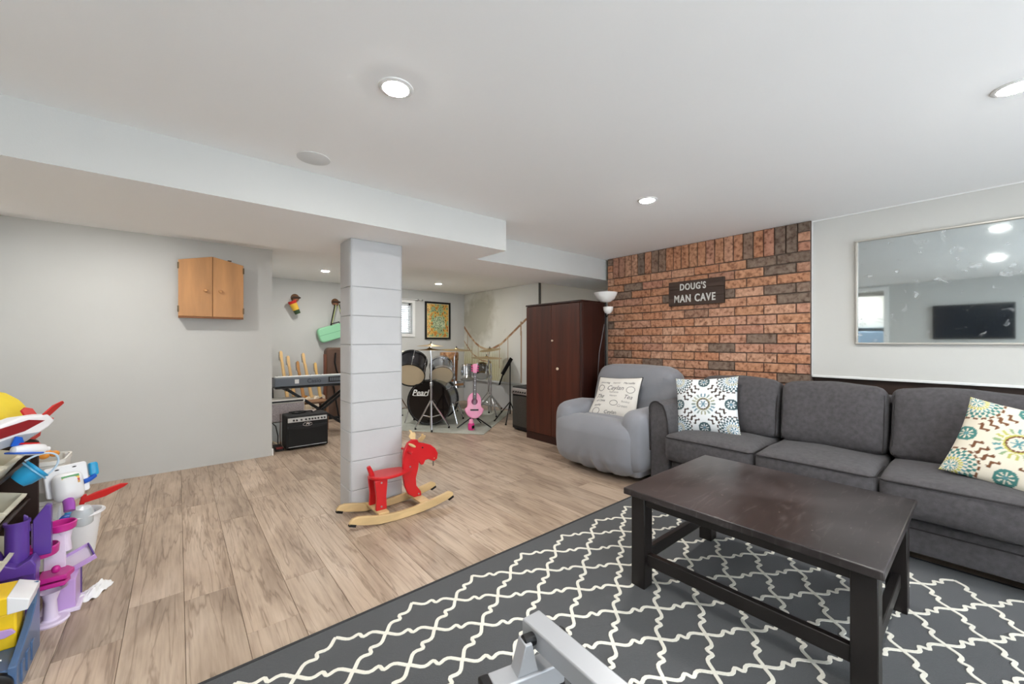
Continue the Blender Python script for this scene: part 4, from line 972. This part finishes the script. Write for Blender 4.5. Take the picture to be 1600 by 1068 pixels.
MB(o).prism([(-.024,.60),(.024,.60),(.034,.72),(.0,.728),(-.034,.72)], lambda x,z,y:(x,y,z), -.045, -.027).xf(Mp).build('headstock', PINK, t, bev=.003)
for k in range(3):
    for s in (-1,1): MB(o).cyl((s*.026,-.036,.63+.032*k),(s*.052,-.036,.63+.032*k),.008,n=8).xf(Mp).build('tuning_peg', HOT, t)
for x in (-.012,-.004,.004,.012): MB(o).cyl((x,-.055,.11),(x,-.055,.60),.0008,n=4).xf(Mp).build('string', STEEL, t)
o = (3.08,4.52,0)
t = T('guitar_stand','low black floor stand holding the pink guitar','guitar stand',o)
for p in ((2.86,4.55),(3.22,4.27),(3.30,4.62)):
    MB(o).tube([(3.10,4.50,.16),(p[0],p[1],.018)],.009).build('leg', BLACKM, t)
MB(o).tube([(3.10,4.50,.14),(3.13,4.56,.42)],.010).build('post', BLACKM, t)
for s in (-1,1): MB(o).tube([(3.09,4.49,.13),(3.05+s*.07,4.44+s*.035,.125),(3.03+s*.075,4.385+s*.04,.135)],.008).build('cradle_arm', RUBBER, t)
o = (2.97,4.36,0)
t = T('pink_bottle','small hot pink drink bottle on the floor before the pink guitar','bottle',o)
MB(o).lathe([(0,.0),(.038,0),(.043,.01),(.043,.075),(.036,.09)],(2.965,4.37,.008),n=20).build('body', HOT, t)
MB(o).lathe([(.036,.09),(.03,.10),(.028,.13),(.02,.14),(0,.145)],(2.965,4.37,.008),n=20).build('cap', PINK, t)
MB(o).box(2.945,2.985,4.322,4.33,.03,.07).build('printed_patch', BLACK, t, bev=.004)
# music stand, amp by the wardrobe
o = (3.69,4.44,0)
t = T('music_stand','black folding music stand between the mural and the wardrobe','music stand',o)
MB(o).cyl((3.69,4.44,.12),(3.69,4.44,.93),.009).build('pole', BLACKM, t)
for p in ((3.56,4.64),(3.52,4.33),(3.86,4.48)):
    l_ = MB(o).tube([(3.69,4.44,.30),(p[0],p[1],.012)],.008).build('leg', BLACKM, t); MB(o).ell((p[0],p[1],.012),(.014,.014,.012)).build('rubber_foot', RUBBER, l_)
MB(o).bar((3.70,4.42,.93),(3.56,4.46,.70),.06,.012,(0,1,0)).build('folded_desk', BLACK, t, bev=.003)
for k, (x, y) in enumerate(((3.62,4.47),(3.58,4.44))): MB(o).bar((x,y,.78-.03*k),(x-.075,y+.03,.55),.014,.008,(0,1,0)).build('desk_arm', BLACKM, t)
o = (3.55,3.9,0)
t = T('keyboard_amplifier','dark grey floor amplifier with curved grille left of the wardrobe','amplifier',o)
AMPG = mat('amp_grille',(78,76,72),.5,metal=.4,var=.3,vs=150)
MB(o).box(3.46,3.78,3.68,4.12,.012,.575).build('cabinet', TX, t, bev=.015, seg=3)
pr_ = [(3.462,3.69),(3.44,3.75),(3.43,3.83),(3.427,3.9),(3.43,3.97),(3.44,4.05),(3.462,4.11)]
MB(o).prism(pr_, lambda x,y,z:(x,y,z), .06, .455).build('speaker_grille', AMPG, t)
MB(o).prism(pr_, lambda x,y,z:(x,y,z), .02, .058).build('lower_lip', TX, t)
MB(o).prism([(3.455,.475),(3.455,.555),(3.438,.535),(3.432,.475)], lambda x,z,y:(x,y,z), 3.70, 4.10).build('control_panel', mat('amp_panel',(136,130,126),.4,metal=.4), t)
for k in range(8): MB(o).cyl((3.44,3.74+.045*k,.508),(3.424,3.74+.045*k,.505),.010,.008,10).build('dial', BLACK, t)
# ------------------------------------------------------------------ toy rack and toys at the left edge
def pl(n, c, r=.35, **k): return mat('toy_'+n, c, r, coat=.2, **k)
ESP = mat('espresso_board',(44,30,24),.5,var=.2,vs=6)
CRB = pl('cream_bin',(222,216,196),.5)
o = (-.68,2.46,0)
t = T('toy_rack','dark brown toy bin rack along the left edge','toy rack',o)
for y in (2.055,2.85): MB(o).prism([(-.86,.0),(-.5,.0),(-.5,.70),(-.56,.755),(-.86,.755)], lambda x,z,y_:(x,y_,z), y, y+.018).build('side_panel', ESP, t, bev=.002)
for z in (.12,.30,.48,.66): MB(o).cyl((-.53,2.073,z-.04),(-.53,2.85,z-.04),.008).build('dowel', ESP, t); MB(o).cyl((-.82,2.073,z+.06),(-.82,2.85,z+.06),.008).build('dowel', ESP, t)
MB(o).box(-.86,-.85,2.073,2.85,.05,.755).build('back_panel', ESP, t)
tier = ('top','second','third','bottom')
for k, z in enumerate((.665,.49,.31,.13)):
    for i, y in enumerate((2.21,2.485)):
        t2 = T('storage_bin','cream plastic bin on the %s tier of the toy rack, %s column' % (tier[k], ('near','far')[i]),'storage bin',(-.68,y,z),0,'bins in the toy rack')
        b = MB(); A = [(-.165,-.125),(.165,-.125),(.165,.125),(-.165,.125)]
        lv = [(.82,-.035),(1,.075),(1.05,.078),(1.05,.088),(.97,.088),(.79,-.028)]
        for s_, zz in lv: b.v += [Vector((x*s_,y_*min(s_,1.03),zz)) for x,y_ in A]
        for q in range(len(lv)-1): b.f += [(q*4+j,q*4+(j+1)%4,q*4+4+(j+1)%4,q*4+4+j) for j in range(4)]
        b.f += [(3,2,1,0),tuple(range(20,24))]
        b.xf(Euler((0,R(17),0)).to_matrix().to_4x4()).build('tub', CRB, t2, smooth=20)
YEL = pl('yellow',(246,206,30),.5); WHT = pl('white',(238,238,240)); REDT = pl('red',(206,26,26)); BLU = pl('blue',(30,92,196)); CYA = pl('cyan',(40,160,212)); PUR = pl('purple',(92,58,150)); LIL = pl('lilac',(196,160,216)); LILW = pl('lilac_white',(230,216,238)); MAG = pl('magenta',(196,40,140)); SLATE = pl('slate_blue',(76,104,142)); ORA = pl('orange',(232,150,52)); GRN = pl('green',(60,160,70)); GREY = pl('grey',(150,156,166))
YCL = mat('yellow_cloth',(240,212,60),.9,var=.08,vs=6,bump=.2,bs=200)
def blob(p, u): p = p.copy(); p.z += .02*math.sin(p.y*24)+.015*math.sin(p.x*30); return p
tag(MB((-.67,2.66,.757)).soft((-.66,2.70,.825),(.15,.14,.07),.07,n=8,bulge=(0,0,.03),fn=blob,nz=.012,ns=9).build('yellow_cushion', YCL),'crumpled yellow cloth cushion on top of the toy rack','cushion')
# large red-finned plane
def rotm(c, e): return Matrix.Translation(c) @ Euler(e).to_matrix().to_4x4()
o = (-.50,2.46,.78)
t = T('toy_rocket_plane','white and blue toy plane with red tail fins on top of the rack','toy plane',o)
Mr = rotm((-.437,2.53,.832),(0,R(-4),R(58)))
MB(o).prism([(-.30,-.05),(-.26,.02),(-.1,.045),(0,.035),(.028,.0),(.0,-.022),(-.09,-.055)], lambda x,z,y:(x,y,z), -.03, .03).xf(Mr).build('fuselage', WHT, t, bev=.008)
MB(o).prism([(-.26,-.02),(-.2,.02),(-.08,.03),(-.02,.012),(-.1,-.01)], lambda x,z,y:(x,y,z), -.034, .034).xf(Mr).build('red_stripe', pl('dark_red',(140,20,28)), t)
MB(o).prism([(-.28,-.06),(-.1,-.05),(-.04,-.03),(-.12,-.02),(-.28,-.035)], lambda x,z,y:(x,y,z), -.036, .036).xf(Mr).build('canopy', GREY, t, bev=.004)
for k, a in enumerate((35,125,-10,-55)):
    MB(o).prism([(-.035,.012),(.012,.012),(.045,.085),(.03,.10),(-.0,.085)], lambda x,z,y:(x,y*1-z*math.sin(R(a-90)),z*math.cos(R(a-90))), -.004, .004).xf(Mr).build('fin', REDT, t, bev=.002)
MB(o).cyl((.0,0,.002),(.05,0,.002),.018,.004,14).xf(Mr).build('nose_cone', REDT, t)
o = (-.44,2.36,.66)
t = T('toy_shuttle','small white toy plane with blue wings hanging over the top bin','toy plane',o)
Ms = rotm((-.442,2.42,.742),(0,R(12),R(48))) @ Matrix.Scale(.68,4)
MB(o).lathe([(0,-.09),(.02,-.085),(.032,-.04),(.034,.02),(.028,.055),(.014,.07),(.013,.085),(0,.086)],(0,0,0),(1,0,0),n=20).xf(Ms).build('body', WHT, t)
MB(o).prism([(-.10,-.03),(-.03,-.09),(.0,-.085),(-.01,-.02),(-.01,.02),(.0,.085),(-.03,.09),(-.10,.03)], lambda x,y,z:(x,y,z), -.022, -.012).xf(Ms).build('wing', BLU, t, bev=.003)
MB(o).prism([(-.10,.02),(-.04,.03),(-.06,.07),(-.09,.075)], lambda x,z,y:(x,y,z), -.004, .004).xf(Ms).build('tail_fin', BLU, t)
MB(o).prism([(-.07,.03),(.03,.033),(.02,.038),(-.06,.04)], lambda x,z,y:(x,y,z), -.012, .012).xf(Ms).build('red_stripe', REDT, t)
# white tray stack beyond the rack
o = (-.535,3.12,0)
t = T('tray_tower','white plastic drawer tower standing beyond the toy rack','storage tower',o)
for k in range(3):
    z0 = .02+.195*k
    b = MB(o); A = roundrect(-.64,-.445,3.02,3.25,.04,4); n = len(A); cx, cy = -.5425,3.135
    lv = [(.9,z0),(.98,z0+.13),(1.03,z0+.135),(1.03,z0+.155),(.95,z0+.155),(.88,z0+.01)]
    for s_, zz in lv: b.v += [Vector((cx+(x-cx)*s_,cy+(y-cy)*s_,zz)) for x,y in A]
    for q in range(len(lv)-1): b.f += [(q*n+j,q*n+(j+1)%n,q*n+n+(j+1)%n,q*n+n+j) for j in range(n)]
    b.f += [tuple(range(n-1,-1,-1)), tuple(range(5*n,6*n))]
    b.build('tray', pl('tray_%d'%k,(226,224,218),.5), t, smooth=30)
for x, y in ((-.62,3.04),(-.465,3.04),(-.62,3.23),(-.465,3.23)): MB(o).cyl((x,y,0),(x,y,.56),.008).build('post', WHT, t)
for k in range(5): tag(MB((-.55+.03*(k%3),3.1+.04*(k//2),.385)).ell((-.555+.03*(k%3),3.1+.035*(k//2),.40+.182),(.02,.02,.016)).build('toy_ball', ORA),('leftmost','middle','rightmost','second from left','second from right')[k]+' small orange toy ball in the top white tray','ball','orange balls in the white tray')
# blue dome toy
o = (-.47,2.55,.6)
t = T('toy_helmet','bright blue round toy bucket with clear handle on the second bin','toy bucket',o)
Mh = rotm((-.478,2.57,.612),(R(10),R(52),R(30))) @ Matrix.Scale(.56,4)
MB(o).lathe([(0,-.07),(.05,-.065),(.068,-.03),(.075,.03),(.08,.05),(.084,.05),(.084,.062),(.074,.062),(.068,.03),(.05,-.05),(0,-.056)],n=28).xf(Mh).build('shell', CYA, t)
MB(o).lathe([(.084,.03),(.092,.032),(.092,.04),(.084,.042)],n=28).xf(Mh).build('rim', pl('pale_blue',(130,190,224)), t)
MB(o).tube([(.09*math.cos(a),.02,.05+.13*math.sin(a)) for a in [PI*k/12 for k in range(13)]],.007).xf(Mh).build('handle', pl('clear_blue',(196,216,232)), t)
# white dispenser toy on the bucket
o = (-.43,3.02,.27)
t = T('toy_dispenser','white toy dispenser with rainbow sticker and purple spout above the bucket','toy',o)
Md = rotm((-.425,2.98,.45),(R(-14),R(-3),R(20)))
MB(o).prism(roundrect(-.075,.075,-.055,.095,.012,4), lambda x,z,y:(x,y,z), .0, .02).xf(Md).build('back_plate', WHT, t, bev=.004)
MB(o).soft((-.005,-.025,-.015),(.055,.035,.07),.034,n=6,bulge=(0,.01,0)).xf(Md).build('body', WHT, t)
for k, c in enumerate(((206,150,60),(200,60,46),(240,190,60),(90,160,96))): MB(o).box(-.03,.03,-.0655+.001*k,-.055,-.005+.011*k,.006+.011*k).xf(Md).build('sticker_band', pl('band_%d'%k,c), t)
MB(o).tube([(-.015,-.04,-.075),(-.018,-.065,-.10),(-.022,-.075,-.13)],[.02,.021,.02],12).xf(Md).build('spout', pl('violet',(170,84,190)), t)
MB(o).soft((.10,.02,.045),(.018,.02,.035),.012,n=4).xf(Md).build('blue_clip', CYA, t)
MB(o).tube([(.10,.01,.01),(.075,.0,-.005),(.05,-.01,-.01)],.012,8).xf(Md).build('clip_arm', BLU, t)
for x in (-.03,.03): MB(o).ell((x,-.002,.078),(.008,.003,.003)).xf(Md).build('slot', BLACK, t)
o = (-.36,3.12,.30)
t = T('toy_sword','flat red plastic toy blade sticking out of the bucket','toy sword',o)
Mw = rotm((-.355,3.08,.335),(R(8),R(-12),R(14)))
MB(o).prism([(-.03,-.016),(.05,-.022),(.13,-.006),(.15,.004),(.12,.018),(.02,.02),(-.03,.012)], lambda x,z,y:(x,y,z), -.006, .006).xf(Mw).build('blade', REDT, t, bev=.003)
MB(o).bar((-.04,0,-.02),(-.02,0,.03),.02,.012,(0,1,0)).xf(Mw).build('guard', REDT, t, bev=.003)
# bucket
o = (-.405,3.08,0)
t = T('white_bucket','ribbed white bucket full of toys on the floor','bucket',o)
prof = [(0,.0),(.056,0),(.058,.005)]
for k in range(1,22): prof += [(.058+.030*k/22+.0012*(k%2), .005+.25*k/22)]
prof += [(.09,.256),(.096,.258),(.097,.268),(.091,.27),(.086,.262),(.06,.03),(0,.02)]
MB(o).lathe(prof,(-.405,3.08,0),n=40).build('body', WHT, t)
MB(o).tube([(-.405+.1*math.cos(a),3.08+.1*math.sin(a),.262+.0*a) for a in [2*PI*k/40 for k in range(40)]],.005,6,closed=True).build('rim', WHT, t)
FROST = mat('frosted_cup',(226,234,238),.25,alpha=.75)
tag(MB((-.385,3.03,.24)).lathe([(.042,0),(.045,.005),(.042,.06),(.03,.085),(0,.092)],(-.385,3.03,.225),(.1,-.2,1),n=24).build('clear_cup', FROST),'upturned clear plastic cup at the bucket\'s front rim','cup')
for k, (x, y, z, r_, m_, l) in enumerate(((-.44,3.05,.25,.03,BLU,'dark blue ball toy'),(-.41,3.10,.252,.028,REDT,'red ball toy'),(-.37,3.11,.25,.026,GREY,'grey ball toy'),(-.44,3.10,.25,.028,CYA,'light blue ball toy'))):
    tag(MB((x,y,z-r_)).soft((x,y,z),(r_,r_*.9,r_*.8),r_*.6,n=3,rot=(.3*k,.5*k,.2)).build('toy_block', m_), l+' heaped inside the white bucket','toy')
# purple castle play set
o = (-.46,2.42,.2)
T_castle = t = T('toy_castle','deep purple toy castle with arched towers beside the rack','toy castle',o)
MB(o).prism([(-.06,0),(.06,0),(.06,.04),(.045,.07),(0,.045),(-.045,.07),(-.06,.11)], lambda x,z,y:(-.478+x*.85,y,.255+z*.9), 2.40, 2.47).build('base_arch', PUR, t, bev=.004)
MB(o).lathe([(.032,0),(.032,.16),(.036,.16),(.036,.17),(.028,.17),(.028,0)],(-.488,2.47,.285),n=24,a0=PI*.9,a1=2.25*PI).build('tower', PUR, t)
MB(o).prism([(0,0),(.05,0),(.05,.20),(.035,.205),(.0,.15)], lambda x,z,y:(-.452+x,y,.29+z), 2.49, 2.52).build('tower_wall', PUR, t, bev=.003)
MB(o).prism([(0,0),(.02,0),(.01,.06),(0,.07)], lambda x,z,y:(-.475+x,y,.40+z), 2.485, 2.50).build('turret', PUR, t, bev=.002)
MB(o).prism([(0,0),(.03,0),(.03,.1),(0,.1)], lambda x,z,y:(-.46+x,y,.32+z), 2.515, 2.518).build('window_panel', LIL, t)
o = (-.40,2.56,0)
t = T('toy_dollhouse','lilac and magenta toy castle balconies standing on the floor','toy dollhouse',o)
MB(o).box(-.435,-.34,2.545,2.66,.0,.14).build('lower_wall', LIL, t, bev=.004)
MB(o).box(-.45,-.325,2.535,2.67,.0,.018).build('base_plate', LILW, t, bev=.004)
MB(o).prism([(-.445,2.50),(-.36,2.50),(-.345,2.56),(-.37,2.60),(-.445,2.60)], lambda x,y,z:(x,y,z), .165, .185).build('balcony', MAG, t, bev=.003)
MB(o).prism([(-.44,2.50),(-.365,2.50),(-.355,2.55),(-.44,2.58)], lambda x,y,z:(x,y,z), .14, .158).build('balcony', MAG, t, bev=.003)
MB(o).lathe([(.045,0),(.022,.02),(.018,.09),(.03,.13),(.05,.14)],(-.405,2.50,.0),n=20).build('pedestal', LILW, t)
MB(o).lathe([(.0,.0),(.052,0),(.056,.008),(.05,.014),(0,.014)],(-.405,2.50,.0),n=24).build('pedestal_foot', LILW, t)
MB(o).box(-.44,-.375,2.585,2.60,.185,.34).build('upper_wall', LILW, t, bev=.003)
MB((-.46,2.42,.2)).box(-.54,-.43,2.41,2.47,0.001,.255).build('plinth', PUR, T_castle, bev=.003)
MB(o).lathe([(.048,0),(.052,.005),(.054,.035),(.05,.04),(.046,.035),(.044,.004)],(-.44,2.545,.272),n=24).build('crown_balcony', MAG, t)
MB(o).lathe([(.04,0),(.045,.005),(.048,.03),(.044,.034),(.04,.03),(.038,.004)],(-.39,2.60,.345),n=24).build('crown_balcony', MAG, t)
MB(o).lathe([(.026,.0),(.022,.05),(.03,.1)],(-.385,2.61,.25),n=18).build('column', LILW, t)
MB(o).ell((-.395,2.53,.205),(.014,.014,.016)).build('knob', MAG, t)
o = (-.35,2.68,.10)
t = T('toy_tray','lilac and white toy tray with purple edge leaning by the bucket','toy tray',o)
Mt = rotm((-.352,2.69,.165),(R(14),R(-22),R(12))) @ Matrix.Scale(.78,4)
MB(o).box(-.06,.065,-.07,.07,-.006,.006).xf(Mt).build('tray_floor', LILW, t, bev=.002)
for a in ((.06,.068,-.07,.07),(-.06,.068,-.074,-.066),(-.06,.068,.066,.074)): MB(o).box(a[0],a[1],a[2],a[3],-.008,.022).xf(Mt).build('tray_edge', LIL if a[0] < 0 else PUR, t, bev=.002)
MB(o).bar((-.35,2.69,.158),(-.35,2.69,.0),.02,.02,(1,0,0)).build('support', PUR, t)
# yellow and blue garage toy
o = (-.45,2.22,0)
t = T('toy_garage','slate blue and yellow toy garage at the lower left corner','toy garage',o)
t.location.x -= .016
MB(o).box(-.56,-.395,2.06,2.30,.0,.09).build('base_block', SLATE, t, bev=.006)
MB(o).prism([(2.05,.0),(2.34,.0),(2.34,.25),(2.315,.26),(2.29,.19),(2.22,.15),(2.05,.10)], lambda y,z,x:(x,y,z), -.41, -.39).build('side_ramp', SLATE, t, bev=.003)
for k in range(3): MB(o).box(-.393,-.385,2.09+.06*k,2.12+.06*k,.02,.085).build('rib', SLATE, t, bev=.002)
MB(o).box(-.55,-.42,2.20,2.31,.09,.215).build('yellow_block', YEL, t, bev=.006)
MB(o).prism([(-.57,.215),(-.40,.215),(-.395,.25),(-.44,.275),(-.57,.285)], lambda x,z,y:(x,y,z), 2.19, 2.33).build('yellow_roof', YEL, t, bev=.004)
MB(o).prism([(-.44,.216),(-.392,.216),(-.387,.252),(-.44,.278)], lambda x,z,y:(x,y,z), 2.188, 2.332).build('white_eave', WHT, t, bev=.003)
MB(o).prism([(0,0),(.03,-.004),(.055,.006),(.045,.022),(.01,.026),(-.008,.014)], lambda x,z,y:(-.475+x,y,.14+z), 2.19, 2.199).build('lilac_badge', LIL, t, bev=.002)
MB(o).lathe([(.035,0),(.045,.004),(.045,.02),(.035,.024),(0,.022)],(-.44,2.06,.05),(0,-1,0),n=24).build('wheel', BLACK, t)
MB(o).tube([(-.50,2.07,.11),(-.47,2.08,.12),(-.43,2.09,.115)],.004).build('rail', STEEL, t)
# tissue
b = MB((-.3,2.66,.0)); NT = 26
for j in range(NT+1):
    for i in range(NT+1):
        u, v = i/NT*2-1, j/NT*2-1; ru = math.sqrt(1-v*v/2)*u; rv = math.sqrt(1-u*u/2)*v; rr_ = math.hypot(ru,rv); th = math.atan2(rv,ru)
        k_ = 1+.09*math.sin(5*th+.6)+.05*math.sin(11*th)
        z = .0015+(1-rr_**2)*(.016+.05*abs(mnoise.noise(Vector((ru*2.4,rv*2.4,4)))))+.008*rr_*max(0,math.sin(9*th))
        b.v.append(Vector((-.296+.05*ru*k_+.02*rv, 2.672+.082*rv*k_+.02*ru, z)))
for j in range(NT):
    for i in range(NT): q_ = j*(NT+1)+i; b.f.append((q_,q_+1,q_+NT+2,q_+NT+1))
tis = b.build('tissue', mat('tissue_paper',(240,240,240),.9), smooth=60)
m_ = tis.modifiers.new('thick','SOLIDIFY'); m_.thickness = .0012
tag(tis,'crumpled white tissue lying on the floor beside the lilac toy','tissue')
